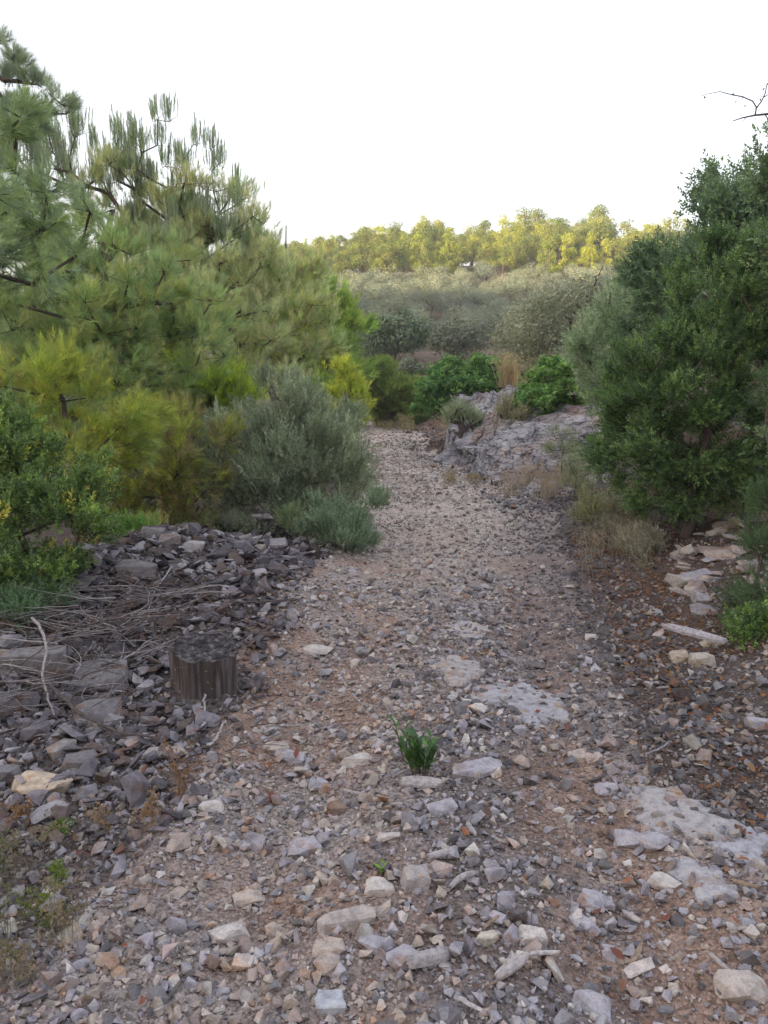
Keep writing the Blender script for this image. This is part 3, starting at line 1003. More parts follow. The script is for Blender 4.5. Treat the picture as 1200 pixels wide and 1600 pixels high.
greys = [(.24, .225, .225), (.16, .145, .145), (.34, .32, .315), (.13, .10, .09)]
for q in range(120):
    t = random.random()
    if t < .55:      # arching bundle at the left back of the heap
        px = random.uniform(60, 300); py = random.uniform(930, 1010) + (300 - px) * .12
        hd = random.choice([math.pi * 1.05, math.pi * .08]) + random.gauss(0, .35); where = 'in the brushwood bundle'
    elif t < .85:
        px = random.uniform(-20, 240); py = random.uniform(1020, 1150); hd = random.uniform(0, 6.28); where = 'in the tangle left of the stump'
    else:
        px = random.uniform(120, 420); py = random.uniform(1080, 1200); hd = random.uniform(-.7, .4); where = 'on the rubble in front of the stump'
    if px > 215 and 960 < py < 1120: px = 215 - random.random() * 90
    g = G(px, py)
    L = random.uniform(.3, .75) if t < .85 else random.uniform(.12, .3)
    r = random.uniform(.0028, .007)
    p = twig_path(g + np.array([0, 0, random.uniform(.02, .13)]), hd, L, .24, random.uniform(0, .5))
    if ((np.abs(p[:, 0] - STX) < .26) & (p[:, 1] < STY + .15)).any(): continue
    V, F = twig_mesh(p - p[0], r)
    o = link('twig', new_mesh('twig', V, F, [M_TWIG], smooth=True), loc=p[0])
    cl = random.choice(greys); o.color = (*cl, 1)
    tag(o, f"{'thick' if r > .005 else 'thin'} {'long' if L > .6 else 'short'} {'pale' if cl[0] > .2 else 'dark'} dry twig {where}", 'twig', 'dry twigs ' + where)
paths, rads, cl = [], [], []
for q in range(300):
    px = random.uniform(-60, 330); py = random.uniform(920, 1150)
    if py < 960 + (px - 300) * .2 - 20: continue
    if px > 200 and py > 960: continue
    g = G(px, py)
    p = twig_path(g + np.array([0, 0, random.uniform(.0, .12)]), random.choice([math.pi, 0]) + random.gauss(0, 1.0), random.uniform(.12, .5), .26, random.uniform(0, .4), 6)
    paths.append(p); rads.append(np.linspace(1, .4, len(p)) * random.uniform(.0015, .004))
    cl += [random.choice(greys)] * (len(p) * 4)
V, F = tubes(paths, rads, 4)
tag(link('brushwood_litter', new_mesh('brushwood_litter', V, F, [M_TWIG_A], np.array(cl))), kind='stuff')
# long branch running from the tangle over the rubble
def stick(pts, r, label, col, name='branch', hts=None):
    W = [G(*p) for p in pts]
    for k, w in enumerate(W): w[2] += (hts[k] if hts else .03)
    W = np.array(W)
    t0 = np.linspace(0, 1, len(W)); t = np.linspace(0, 1, 14)
    p = np.stack([np.interp(t, t0, W[:, k]) for k in range(3)], 1) + rng.normal(0, .004, (14, 3))
    V, F = tubes([p - p[0]], [np.linspace(r, r * .45, 14)], 7)
    o = link(name, new_mesh(name, V, F, [M_TWIG], smooth=True), loc=p[0]); o.color = (*col, 1)
    tag(o, label, 'branch')


stick([(60, 1085), (110, 1135), (170, 1165), (250, 1172)], .011, 'long dark branch slanting across the rubble below the twig tangle', (.12, .105, .10), hts=[.12, .1, .07, .05])
stick([(55, 1020), (75, 1060), (72, 1110), (85, 1135)], .009, 'crooked pale branch bending down at the left edge of the tangle', (.34, .31, .31), hts=[.2, .22, .14, .05])
stick([(270, 908), (240, 940), (232, 975)], .006, 'pale forked stick standing out over the middle of the heap', (.38, .36, .35), hts=[.1, .06, .03])
stick([(1000, 1195), (1045, 1172)], .006, 'thin grey stick lying on the gravel above the bedrock sheet', (.3, .28, .28))
stick([(320, 1095), (321, 1150)], .006, 'short pale stick pointing at the foot of the stump', (.36, .34, .34))
stick([(335, 1170), (352, 1135)], .008, 'bleached stick lying right of the stump', (.42, .39, .38))
stick([(345, 960), (420, 958), (470, 950)], .008, 'dark root sticking out along the top of the heap', (.13, .11, .11), hts=[.08, .08, .06])


def chip(seed, L=1.0):
    """a torn wood splinter: ridged, bent, frayed ends"""
    r = np.random.default_rng(seed)
    n, k = 7, 9
    V = []
    bend = r.normal(0, .05)
    w0 = r.uniform(.14, .28)
    for i in range(k):
        t = i / (k - 1)
        w = w0 * (math.sin(math.pi * min(max(t * .9 + .08, 0), 1)) ** .45)
        for j in range(n):
            u = j / (n - 1) * 2 - 1
            fray = r.normal(0, .035) if i in (0, k - 1) else r.normal(0, .006)
            V.append((t - .5 + fray, u * w * .5 + bend * math.sin(t * 3), .04 * (1 - u * u) + .012 * ((j % 2) * 2 - 1) + .05 * math.sin(t * 2.5) * bend * 10))
    V = np.array(V); top = len(V)
    V = np.concatenate([V, V - np.array([0, 0, .055])])
    F = []
    for i in range(k - 1):
        for j in range(n - 1):
            a = i * n + j
            F.append((a, a + n, a + n + 1, a + 1)); F.append((a + top, a + 1 + top, a + n + 1 + top, a + n + top))
    for i in range(k - 1):
        a = i * n; F.append((a, a + top, a + n + top, a + n)); a += n - 1; F.append((a, a + n, a + n + top, a + top))
    for j in range(n - 1):
        F.append((j, j + 1, j + 1 + top, j + top)); a = (k - 1) * n + j; F.append((a, a + top, a + 1 + top, a + 1))
    return V, np.array(F)


chips = [chip(s) for s in range(8)]
chip_me = [new_mesh('splinter_shape', v, f, [M_TWIG]) for v, f in chips]
for (px, py, w, yaw, sx, lab, cl) in [
        (672, 1510, 62, .55, 1.5, 'grey splintered chunk of wood with frayed ridges near the bottom edge', (.40, .38, .38)),
        (800, 1525, 44, .5, 1.2, 'pale broken splinter right of the frayed chunk near the bottom', (.42, .40, .40)),
        (735, 1585, 34, -.9, .8, 'short pale splinter standing at the bottom edge', (.44, .42, .43)),
        (850, 1503, 34, .05, .8, 'small white sliver beside the oval cobble', (.50, .48, .48)),
        (690, 1345, 40, .6, .9, 'slim silvery splinter below the weed clump', (.42, .40, .40)),
        (725, 1390, 44, .7, .9, 'silvery splinter right of the pink cobble', (.42, .40, .40)),
        (660, 1235, 50, -.05, 1.2, 'flat silvery piece of wood under the weed clump', (.42, .40, .40)),
        (345, 1330, 30, -1.0, 1.3, 'stubby pale piece of wood in the left rut', (.45, .42, .38)),
        (320, 1145, 16, 1.5, 1.5, 'bluish-white flake at the foot of the stump', (.48, .48, .52))]:
    g = G(px, py); dist = math.hypot(g[1], CAMZ)
    w = w / FPX * dist * 1.25
    o = link('wood_splinter', random.choice(chip_me), loc=(g[0], g[1], g[2] + .03)); o.scale = (w, w * sx, w * sx)
    o.rotation_euler = (random.gauss(0, .2), random.gauss(0, .12), yaw); o.color = (*cl, 1)
    tag(o, lab, 'wood splinter')
for q in range(110):
    yy = random.uniform(1.6, 5.5); mid = (float(xl(yy)) + float(xr(yy))) / 2
    if random.random() < .55: xx = mid + random.gauss(.15, .3)
    else: xx = random.uniform(-.5, .5) * yy * 1.05
    w = random.uniform(.03, .085)
    o = link('wood_splinter', random.choice(chip_me), loc=(xx, yy, float(height(xx, yy)) + .022)); o.scale = (w, w * random.uniform(.5, 1), w)
    o.rotation_euler = (random.gauss(0, .3), random.gauss(0, .25), random.uniform(0, 6.28))
    cl = random.choice([(.4, .38, .38), (.28, .26, .26), (.32, .25, .19)]); o.color = (*cl, 1)
    cw = {.4: 'silvery', .28: 'dark grey', .32: 'brown'}[cl[0]]
    tag(o, f"{'small' if w < .055 else 'longer'} {cw} splinter {place_words(xx, yy)}", 'wood splinter', 'wood splinters ' + place_words(xx, yy))
g = G(1085, 1022)
o = link('plank', chip_me[2], loc=(g[0], g[1], g[2] + .13)); o.scale = (.34, .36, .3); o.rotation_euler = (.1, .18, -.35); o.color = (.42, .41, .44, 1)
tag(o, 'broken grey board resting on tan rocks in the right verge', 'board')

# ------------------------------------------------------------------ fallen leaves
def leaf_shape(w=.5, fold=.12, curl=.1):
    V = np.array([[0, 0, 0], [-w * .5, .35, fold], [w * .5, .35, fold], [0, .4, 0], [-w * .38, .72, fold * .8 + curl * .3], [w * .38, .72, fold * .8 + curl * .3], [0, 1, curl]])
    F = np.array([[0, 3, 1], [0, 2, 3], [1, 3, 4], [3, 2, 5], [3, 6, 4], [3, 5, 6]])
    return V, F


n = 5200
y = rng.uniform(2.2, 8.5, n); x = xr(y) + .1 + np.abs(rng.normal(0, 1, n)) * 1.1
k = rng.random(n) < .35 + sst(.45, .6, fbm(x, y, .6, 3, 60))
x, y = x[k], y[k]; n = len(x)
pal = np.array([(.26, .10, .05), (.30, .16, .08), (.20, .10, .06), (.34, .22, .13), (.15, .09, .07)])
V, F, Cc = merge([leaf_shape(.45, .1, .15), leaf_shape(.4, -.08, -.1)], np.stack([x, y, height(x, y) + .012 + rng.random(n) * .012], 1),
                 rot_from_z(np.stack([rng.normal(0, .4, n), rng.normal(0, .4, n), np.ones(n)], 1), rng.uniform(0, 6.28, n)),
                 rng.uniform(.02, .05, n), pal[rng.integers(0, 5, n)] * rng.uniform(.8, 1.3, (n, 1)))
tag(link('leaf_litter', new_mesh('leaf_litter', V, F, [M_DRY], Cc)), kind='stuff')
M_DRY_O = leaf_mat('dead_leaf', .2, .7, .1, 'obj')
dl_me = [new_mesh('dead_leaf_shape', *leaf_shape(.45, f, c), [M_DRY_O]) for f, c in ((.1, .2), (-.1, .15), (.05, -.2))]
for q in range(70):
    yy = random.uniform(1.6, 4.8); xx = random.uniform(-.5, .52) * yy * 1.05
    o = link('fallen_leaf', random.choice(dl_me), loc=(xx, yy, float(height(xx, yy)) + .03)); s_ = random.uniform(.03, .055)
    o.scale = (s_,) * 3; o.rotation_euler = (random.gauss(0, .4), random.gauss(0, .4), random.uniform(0, 6.28))
    cn = random.choice(['orange', 'brown', 'brick-red']); o.color = (*{'orange': (.30, .15, .09), 'brown': (.18, .11, .08), 'brick-red': (.24, .10, .075)}[cn], 1)
    tag(o, f"{cn} dead leaf fallen {place_words(xx, yy)}", 'leaf', 'fallen leaves ' + place_words(xx, yy))

# ------------------------------------------------------------------ foliage building blocks (axis +Z)
def pine_sprig(seed, n=34, L=1.0, needle=.60, spread=.80, w=.028):
    r = np.random.default_rng(seed)
    t = r.random(n) ** .8 * L * .7
    a = r.uniform(0, 6.283, n); th = spread * (1.15 - t / L) * r.uniform(.6, 1.25, n)
    d = np.stack([np.sin(th) * np.cos(a), np.sin(th) * np.sin(a), np.cos(th)], 1)
    base = np.stack([0 * t, 0 * t, t], 1)
    side = np.cross(d, r.normal(size=(n, 3))); side /= np.linalg.norm(side, axis=1, keepdims=True)
    ln = needle * r.uniform(.75, 1.15, n)[:, None]
    V = np.stack([base - side * w * .5, base + side * w * .5, base + d * ln + np.array([0, 0, .06])], 1).reshape(-1, 3)
    F = np.arange(3 * n).reshape(-1, 3)
    sh = np.repeat(r.uniform(.75, 1.25, (n, 1)), 3, 0) * np.array([[1, 1, 1]])
    return V, F, sh


def leaf_sprig(seed, n=14, ll=.34, lw=.15, spread=1.0, L=1.0, fold=.15, one=True):
    r = np.random.default_rng(seed)
    Vs, Fs, Ss = [], [], []
    for k in range(n):
        t = (k + .5) / n * L; a = k * 2.4 + r.normal(0, .3); th = spread * r.uniform(.6, 1.2) * (1.1 - .5 * t)
        d = np.array([math.sin(th) * math.cos(a), math.sin(th) * math.sin(a), math.cos(th)])
        s = np.cross(d, r.normal(size=3)); s /= np.linalg.norm(s); nn = np.cross(s, d)
        l = ll * r.uniform(.7, 1.15); w = lw * r.uniform(.8, 1.2); b = np.array([0, 0, t])
        if one:
            Vs.append(np.array([b, b + d * l * .5 + s * w * .62 + nn * fold * w, b + d * l - s * w * .3])); Fs.append(np.array([[0, 1, 2]]) + 3 * k); Ss.append(np.full((3, 3), r.uniform(.7, 1.3)))
            continue
        Vs.append(np.array([b, b + d * l * .5 + s * w * .5 + nn * fold * w, b + d * l, b + d * l * .5 - s * w * .5 + nn * fold * w]))
        Fs.append(np.array([[0, 1, 2], [0, 2, 3]]) + 4 * k)
        Ss.append(np.full((4, 3), r.uniform(.7, 1.3)))
    return np.concatenate(Vs), np.concatenate(Fs), np.concatenate(Ss)


def clump(seed, n=26, size=.34, rad=.8, asp=.6):
    """far foliage clump: small faces through a ball"""
    r = np.random.default_rng(seed)
    c = r.normal(size=(n, 3)); c /= np.linalg.norm(c, axis=1, keepdims=True); c *= rad * r.random((n, 1)) ** .45
    c[:, 2] *= .7
    d = r.normal(size=(n, 3)) + c * .8 + np.array([0, 0, .5]); d /= np.linalg.norm(d, axis=1, keepdims=True)
    s = np.cross(d, r.normal(size=(n, 3))); s /= np.linalg.norm(s, axis=1, keepdims=True)
    l = size * r.uniform(.6, 1.2, (n, 1)); w = l * asp
    V = np.stack([c - s * w * .5, c + s * w * .5, c + d * l], 1).reshape(-1, 3)
    return V, np.arange(3 * n).reshape(-1, 3), np.repeat(r.uniform(.75, 1.25, (n, 1)), 3, 0) * np.ones((1, 3))


SPR = {
    'pine': [pine_sprig(k) for k in range(5)],
    'pinefar': [pine_sprig(20 + k, 26, 1, .6, 1.0, .055) for k in range(4)],
    'shoot': [pine_sprig(30 + k, 60, 1.6, .26, .5, .02) for k in range(4)],
    'broad': [leaf_sprig(k, 13, .36, .20, 1.0) for k in range(5)],
    'broadn': [leaf_sprig(k, 12, .36, .18, 1.0, one=False) for k in range(5)],
    'fine': [leaf_sprig(20 + k, 22, .20, .07, .85) for k in range(5)],
    'olive': [leaf_sprig(30 + k, 20, .34, .075, .8) for k in range(5)],
    'clump': [clump(k) for k in range(6)],
    'clumpfine': [clump(20 + k, 40, .22, .8, .5) for k in range(6)],
    'rosette': [leaf_sprig(40 + k, 10, .5, .24, 1.25, .35) for k in range(4)],
}


GAIN = 2.5


def skeleton(root, lobes, n, r, trunk_to=None, rise=.55, step=.45, per=7, cf=.62):
    """grow branches from a trunk to foliage tufts spread through the lobes. lobes: (centre, radii, weight)"""
    w = np.array([l[2] for l in lobes], float); w /= w.sum()
    nc = max(6, n // per)
    k = r.choice(len(lobes), nc, p=w)
    d = r.normal(size=(nc, 3)); d /= np.linalg.norm(d, axis=1, keepdims=True)
    rad = r.random((nc, 1)) ** .36
    cen = np.array([l[0] for l in lobes])[k]; rr = np.array([l[1] for l in lobes])[k]
    A = cen + d * rad * rr
    gz = height(A[:, 0], A[:, 1])
    A[:, 2] = np.where(A[:, 2] > gz + .03, A[:, 2], gz + .03 + r.random(nc) * .12)
    if trunk_to is None: trunk_to = np.array([l[0] for l in lobes]).mean(0)
    crad = cf * (sum(l[1][0] * l[1][1] * l[1][2] for l in lobes) / nc) ** (1 / 3)
    m = 8
    t = np.linspace(0, 1, m)[:, None]
    T = root + (trunk_to - root) * t + r.normal(0, .02, (m, 3)) * np.linalg.norm(trunk_to - root) * (t > 0)
    par = [-1] + list(range(m - 1))
    order = np.argsort(np.linalg.norm(A - trunk_to, axis=1) + .3 * (A[:, 2] - root[2]))
    tips = []
    NA = np.zeros((m + (4 + per) * nc + 5, 3)); NA[:m] = T; c = m
    joints = np.arange(m)
    for i in order:
        a = A[i]
        J = NA[joints]
        ds = np.linalg.norm(a - J, axis=1)
        cost = ds + rise * np.clip(J[:, 2] - a[2] + .25 * ds, 0, None) * 1.6
        j = int(joints[int(np.argmin(cost))]); p0 = NA[j].copy(); L = np.linalg.norm(a - p0)
        ns = 3 if L > 2.5 * step else (2 if L > step else 1)
        sag = r.uniform(-.02, .12) * L; off = r.normal(0, .05, 3) * L
        for q in range(1, ns + 1):
            u = q / ns
            NA[c] = p0 + (a - p0) * u + (off + np.array([0, 0, -sag])) * math.sin(math.pi * u)
            par.append(j); j = c; joints = np.append(joints, c); c += 1
        for q in range(per):
            v = r.normal(size=3); v /= np.linalg.norm(v); v[2] *= .75
            NA[c] = a + v * crad * r.uniform(.45, 1.15); NA[c, 2] += .15 * crad
            par.append(j); tips.append(c); c += 1
    return NA[:c], np.array(par), np.array(tips), m


def skeleton_mesh(NA, par, m, r0, rmin, sides=5):
    n = len(NA); cntd = np.ones(n)
    for i in range(n - 1, 0, -1): cntd[par[i]] += cntd[i]
    rad = np.maximum(rmin * np.where(cntd > 1, 1.0, .5), r0 * (cntd / cntd[0]) ** .5)
    rad[:m] = np.maximum(rad[:m], np.linspace(r0, r0 * .35, m))
    ch = {}
    for i in range(1, n): ch.setdefault(par[i], []).append(i)
    paths, rads = [], []
    stack = [(0, None)]
    while stack:
        s, pr = stack.pop()
        p = [s] if pr is None else [pr, s]
        cur = s
        while cur in ch:
            cs = sorted(ch[cur], key=lambda q: -cntd[q])
            nxt = cs[0] if not (cur < m - 1 and cur + 1 in cs) else cur + 1
            for q in cs:
                if q != nxt: stack.append((q, cur))
            p.append(nxt); cur = nxt
        P_ = NA[p]; R_ = rad[p].copy()
        if pr is not None: R_[0] = min(R_[0], R_[1] * 1.25)
        if len(p) > 1: paths.append(P_); rads.append(R_)
    return tubes(paths, rads, sides)


def sprigs(NA, par, tips, k, kind, size, spread, dirw, pal, r, cen, along=.7, gain=None):
    """scatter sprigs round branch ends. dirw = (branch, outward, up, random)"""
    n = len(tips)
    ti = np.repeat(tips, k)
    a = NA[ti]; b = NA[par[ti]]
    bd = a - b; bd /= np.linalg.norm(bd, axis=1, keepdims=True) + 1e-6
    t = r.random((len(ti), 1)) * along
    L = np.minimum(np.linalg.norm(a - b, axis=1, keepdims=True), size * 4)
    pos = a - bd * t * L + r.normal(0, spread, (len(ti), 3))
    out = pos - cen; out /= np.linalg.norm(out, axis=1, keepdims=True) + 1e-6
    rd = r.normal(size=(len(ti), 3))
    d = bd * dirw[0] + out * dirw[1] + np.array([0, 0, 1.]) * dirw[2] + rd * dirw[3]
    R = rot_from_z(d, r.uniform(0, 6.28, len(ti)))
    s = size * r.uniform(.7, 1.3, len(ti))
    pal = np.array(pal)
    # one hue per branch end with variation between sprigs
    pk = np.repeat(r.integers(0, len(pal), n), k)
    sw = r.random(len(ti)) < .3
    pk = np.where(sw, r.integers(0, len(pal), len(ti)), pk)
    c = np.minimum(pal[pk] * (GAIN if gain is None else gain), .6) * r.uniform(.78, 1.25, (len(ti), 1))
    return merge(SPR[kind], pos, R, s, c, pick=r.integers(0, len(SPR[kind]), len(ti)))


def plant(name, label, cat, root, lobes, kind, n, k, size, pal, group=None, leafmat=None, barkmat=None, r0=.05, rmin=.004,
          spread=.06, dirw=(.8, .5, .5, .35), seed=1, trunk_to=None, sides=5, along=.9, crown='crown', trunk='trunk', step=.45, cf=None, per=7, rise_=.55):
    if cf is None: cf = .74 if leafmat is M_NEEDLE else .9
    r = np.random.default_rng(seed)
    root = np.array(root, float)
    NA, par, tips, m = skeleton(root, lobes, n, r, trunk_to, rise=rise_, step=step, cf=cf, per=per)
    cen = np.array([l[0] for l in lobes]).mean(0) - np.array([0, 0, .3])
    T = thing(name, tuple(root), label, cat, group)
    V, F = skeleton_mesh(NA, par, m, r0, rmin, sides)
    link(trunk, new_mesh(trunk, V - root, F, [barkmat or M_BARK], smooth=True), T)
    V, F, Cc = sprigs(NA, par, tips, k, kind, size, spread, dirw, pal, r, cen, along)
    link(crown, new_mesh(crown, V - root, F, [leafmat or M_LEAF], Cc), T)
    return T


def Lb(px, py, Y, rpx, rpy, ry, w=None):
    c = P(px, py, Y)
    s = Y / FPX / cp
    return (c, np.array([rpx * s, ry, rpy * s]), w if w is not None else rpx * rpy * ry)


def base(px, Y, dz=0):
    x = (px - 600) / FPX * Y * 1.0
    return np.array([x, Y, float(height(x, Y)) + dz])


PINE = [(.19, .24, .12), (.23, .28, .115), (.16, .21, .12), (.27, .30, .12), (.18, .22, .13)]
PINEB = [(.20, .235, .06), (.25, .275, .065), (.16, .20, .07), (.20, .20, .08)]
PINED = [(.13, .17, .145), (.15, .19, .145), (.16, .20, .13)]
PINEG = [(.21, .25, .165), (.24, .27, .16), (.18, .22, .15), (.26, .28, .17)]
LENT = [(.06, .095, .035), (.075, .12, .035), (.05, .08, .035), (.10, .15, .045), (.065, .10, .04), (.07, .11, .04)] * 4 + [(.22, .21, .05)]
BRIGHT = [(.055, .115, .03), (.075, .135, .035), (.04, .09, .03), (.09, .15, .045)]
OLIVE = [(.17, .19, .135), (.135, .155, .105), (.21, .225, .17), (.11, .13, .085)]
OAK = [(.07, .105, .06), (.085, .125, .075), (.055, .085, .055), (.10, .14, .07)]
HOLM = [(.04, .075, .03), (.05, .09, .035), (.03, .055, .03), (.035, .065, .035), (.065, .11, .04), (.08, .125, .05)]


def puffs(lobes, nsub, sub, nf, size, pal, r, asp=.6, flat=.8):
    """foliage as leaf faces on the skin of many small rounded sprays that sit on the lobes"""
    w = np.array([l[1][0] * l[1][2] for l in lobes], float); w /= w.sum()
    k = r.choice(len(lobes), nsub, p=w)
    d = r.normal(size=(nsub, 3)); d[:, 2] = np.abs(d[:, 2]) * .9 - .35; d /= np.linalg.norm(d, axis=1, keepdims=True)
    C0 = np.array([l[0] for l in lobes])[k] + d * np.array([l[1] for l in lobes])[k] * r.uniform(.55, 1.0, (nsub, 1))
    R0 = sub * r.uniform(.6, 1.3, nsub)
    q = r.choice(nsub, nf, p=R0 ** 2 / (R0 ** 2).sum())
    e = r.normal(size=(nf, 3)); e[:, 2] += .25; e /= np.linalg.norm(e, axis=1, keepdims=True)
    rr = R0[q][:, None] * (1 + .16 * r.normal(size=(nf, 1)))
    c = C0[q] + e * rr * np.array([1, 1, flat])
    nrm = e + r.normal(0, .45, (nf, 3)); nrm /= np.linalg.norm(nrm, axis=1, keepdims=True)
    s1 = np.cross(nrm, r.normal(size=(nf, 3))); s1 /= np.linalg.norm(s1, axis=1, keepdims=True); s2 = np.cross(nrm, s1)
    l = size * r.uniform(.55, 1.3, (nf, 1)); wd = l * asp
    V = np.stack([c - s1 * wd * .5 - s2 * l * .4, c + s1 * wd * .5 - s2 * l * .3, c + s2 * l * .6], 1).reshape(-1, 3)
    pal = np.array(pal)
    base_c = pal[r.integers(0, len(pal), nsub)] * r.uniform(.85, 1.15, (nsub, 1))
    col = np.repeat(base_c[q] * r.uniform(.75, 1.25, (nf, 1)), 3, 0)
    return V, np.arange(3 * nf).reshape(-1, 3), col


def puff_plant(name, label, cat, root, lobes, nsub, sub, nf, size, pal, mat, seed, r0=.1, asp=.6):
    r = np.random.default_rng(seed)
    NA, par, tips, m = skeleton(root, lobes, 60, r, step=.6)
    T = thing(name, tuple(root), label, cat)
    V, F = skeleton_mesh(NA, par, m, r0, .012, 5)
    link('trunk', new_mesh('trunk', V - root, F, [M_BARK], smooth=True), T)
    V, F, c = puffs(lobes, nsub, sub, nf, size, pal, r, asp)
    link('crown', new_mesh('crown', V - root, F, [mat], c), T)
    return T


# --- pines, left
YA = 5.2
TA = plant('pine_tree', 'nearest pine with long blue-green needles reaching in at the upper left corner', 'pine tree', base(-260, YA),
      [Lb(-60, 310, YA, 140, 60, .8, 30), Lb(-40, 400, YA, 160, 60, .9, 34), Lb(10, 215, YA, 70, 30, .4, 14), Lb(-150, 140, YA, 90, 60, .6, 10), Lb(60, 330, YA, 70, 60, .5, 12), Lb(-40, 190, YA, 50, 30, .4, 5)],
      'pine', 340, 7, .11, PINED, leafmat=M_NEEDLE, r0=.055, rmin=.004, spread=.03, seed=11, trunk_to=P(-200, 150, YA), dirw=(1.2, .5, .3, .25), cf=.6)
tufts = [(12, 82), (22, 100), (-8, 70), (8, 122), (45, 135), (66, 140), (88, 158), (70, 175), (40, 160), (-20, 110), (98, 172), (20, 175), (-10, 190), (50, 195), (-30, 60), (-60, 90)]
TB = plant('pine_tree', 'x', 'pine tree', base(-260, YA), [Lb(a, b, YA + .1 * (k % 3), 7, 6, .08, 1) for k, (a, b) in enumerate(tufts)],
           'pine', 84, 7, .085, [(.15, .18, .17), (.13, .16, .14)], leafmat=M_NEEDLE, r0=.03, rmin=.0035, spread=.015, seed=111, trunk_to=P(-140, 190, YA), dirw=(.9, .7, .5, .25), cf=1.6, per=3, crown='bough_needles', trunk='bough')
for ch in [o for o in C.objects if o.parent == TB]: ch.parent = TA
bpy.data.objects.remove(TB)
YB = 8.6
plant('pine_tree', 'green pine with straight dark trunk in front of the tall slender one', 'pine tree', base(185, YB),
      [Lb(170, 470, YB, 150, 80, .9), Lb(60, 500, YB, 130, 120, .9), Lb(150, 380, YB, 90, 60, .6), Lb(270, 520, YB, 110, 70, .7), Lb(20, 420, YB, 100, 60, .7), Lb(170, 590, YB, 150, 50, .8)],
      'pine', 800, 8, .135, PINE, leafmat=M_NEEDLE, r0=.09, rmin=.006, spread=.05, seed=12, trunk_to=P(165, 340, YB), dirw=(.8, .5, .7, .35))
YC = 11.5
plant('pine_tree', 'tall pine with slender upright grey-green shoots against the sky', 'pine tree', base(300, YC),
      [Lb(300, 470, YC, 150, 100, 1.2), Lb(215, 330, YC, 80, 80, .8), Lb(330, 380, YC, 80, 90, .9), Lb(390, 480, YC, 90, 90, .9), Lb(380, 590, YC, 100, 50, .9), Lb(250, 420, YC, 120, 80, 1)],
      'pine', 1050, 7, .155, PINEG, leafmat=M_NEEDLE, r0=.11, rmin=.006, spread=.06, seed=13, trunk_to=P(280, 330, YC), dirw=(.6, .3, 1.0, .3))
plant('pine_tree', 'cluster of upright pine leaders poking above the tall pine crown', 'pine tree', base(260, YC + .6),
      [Lb(262, 245, YC, 22, 60, .3), Lb(225, 275, YC, 34, 70, .4), Lb(190, 270, YC, 28, 60, .3), Lb(130, 250, YC, 40, 50, .4), Lb(300, 290, YC, 20, 60, .3), Lb(335, 305, YC, 22, 70, .3), Lb(368, 345, YC, 22, 80, .3), Lb(290, 380, YC, 100, 50, .6), Lb(60, 250, YC, 60, 60, .6), Lb(390, 380, YC, 22, 40, .3)],
      'shoot', 620, 5, .19, [(.20, .22, .19), (.22, .23, .20), (.17, .20, .16), (.19, .23, .14)], leafmat=M_NEEDLE, r0=.06, rmin=.005, spread=.03, seed=14, trunk_to=P(265, 330, YC), dirw=(.15, .05, 1.7, .10), along=1.0, cf=.8, per=5, rise_=1.5)
YD = 16.0
plant('pine_tree', 'loose pine standing right of the tall one, crown open to the hill', 'pine tree', base(430, YD),
      [Lb(430, 450, YD, 75, 65, 1.2), Lb(410, 540, YD, 90, 70, 1.2), Lb(470, 500, YD, 55, 100, 1), Lb(445, 400, YD, 20, 30, .4), Lb(390, 420, YD, 40, 40, .8)],
      'pine', 580, 7, .21, PINEG + PINE[:2], leafmat=M_NEEDLE, r0=.10, rmin=.007, spread=.08, seed=15, trunk_to=P(425, 420, YD), dirw=(.6, .3, .9, .35))
def dead_top():
    b0 = base(447, 16.6); T = thing('dead_tree', tuple(b0), 'thin dead pole-like treetop standing above the loose pine, left of the hill', 'dead tree')
    p = np.array([b0, P(449, 600, 16.6), P(446, 450, 16.6), P(447, 352, 16.6)]) - b0
    ps = [p] + [np.array([p[2] * (1 - t) + p[3] * t, p[2] * (1 - t) + p[3] * t + np.array([random.uniform(-.25, .25), 0, .2])]) for t in (.1, .3, .45, .6)]
    V, F = tubes(ps, [np.array([.08, .055, .028, .012])] + [np.array([.012, .004])] * 4, 6)
    link('trunk', new_mesh('trunk', V, F, [M_BARK], smooth=True), T)


dead_top()
YE = 6.8
plant('pine_sapling', 'young yellow-green pine with drooping bright needles above the dark bush', 'pine sapling', base(110, YE),
      [Lb(95, 615, YE, 60, 50, .5, 9), Lb(190, 655, YE, 45, 26, .4, 6), Lb(10, 600, YE, 50, 40, .5, 5), Lb(140, 700, YE, 90, 36, .5, 8), Lb(85, 560, YE, 20, 30, .3, 3), Lb(40, 680, YE, 70, 40, .5, 6)],
      'pine', 230, 8, .13, PINEB, leafmat=M_NEEDLE, r0=.035, rmin=.004, spread=.05, seed=16, trunk_to=P(90, 590, YE), dirw=(.8, .7, .25, .3))
plant('pine_sapling', 'low pine bough with browned lower needles between sapling and olive shrub', 'pine sapling', base(270, 7.9),
      [Lb(260, 700, 7.9, 90, 60, .6), Lb(200, 760, 7.9, 110, 45, .6), Lb(290, 760, 7.9, 50, 40, .5)],
      'pine', 190, 9, .15, [(.14, .16, .07), (.14, .125, .08), (.12, .14, .07), (.18, .20, .06)], leafmat=M_NEEDLE, r0=.03, rmin=.004, spread=.05, seed=17, dirw=(.8, .5, .4, .4))
plant('pine_tree', 'young pine at the height of the olive shrub with yellow-green tips', 'pine tree', base(370, 9.8),
      [Lb(370, 610, 9.8, 70, 40, .6), Lb(320, 640, 9.8, 80, 50, .6), Lb(280, 600, 9.8, 90, 50, .6)],
      'pine', 220, 9, .14, [(.17, .22, .05), (.20, .24, .05), (.12, .16, .06)], leafmat=M_NEEDLE, r0=.05, spread=.06, seed=18, dirw=(.7, .5, .6, .35))
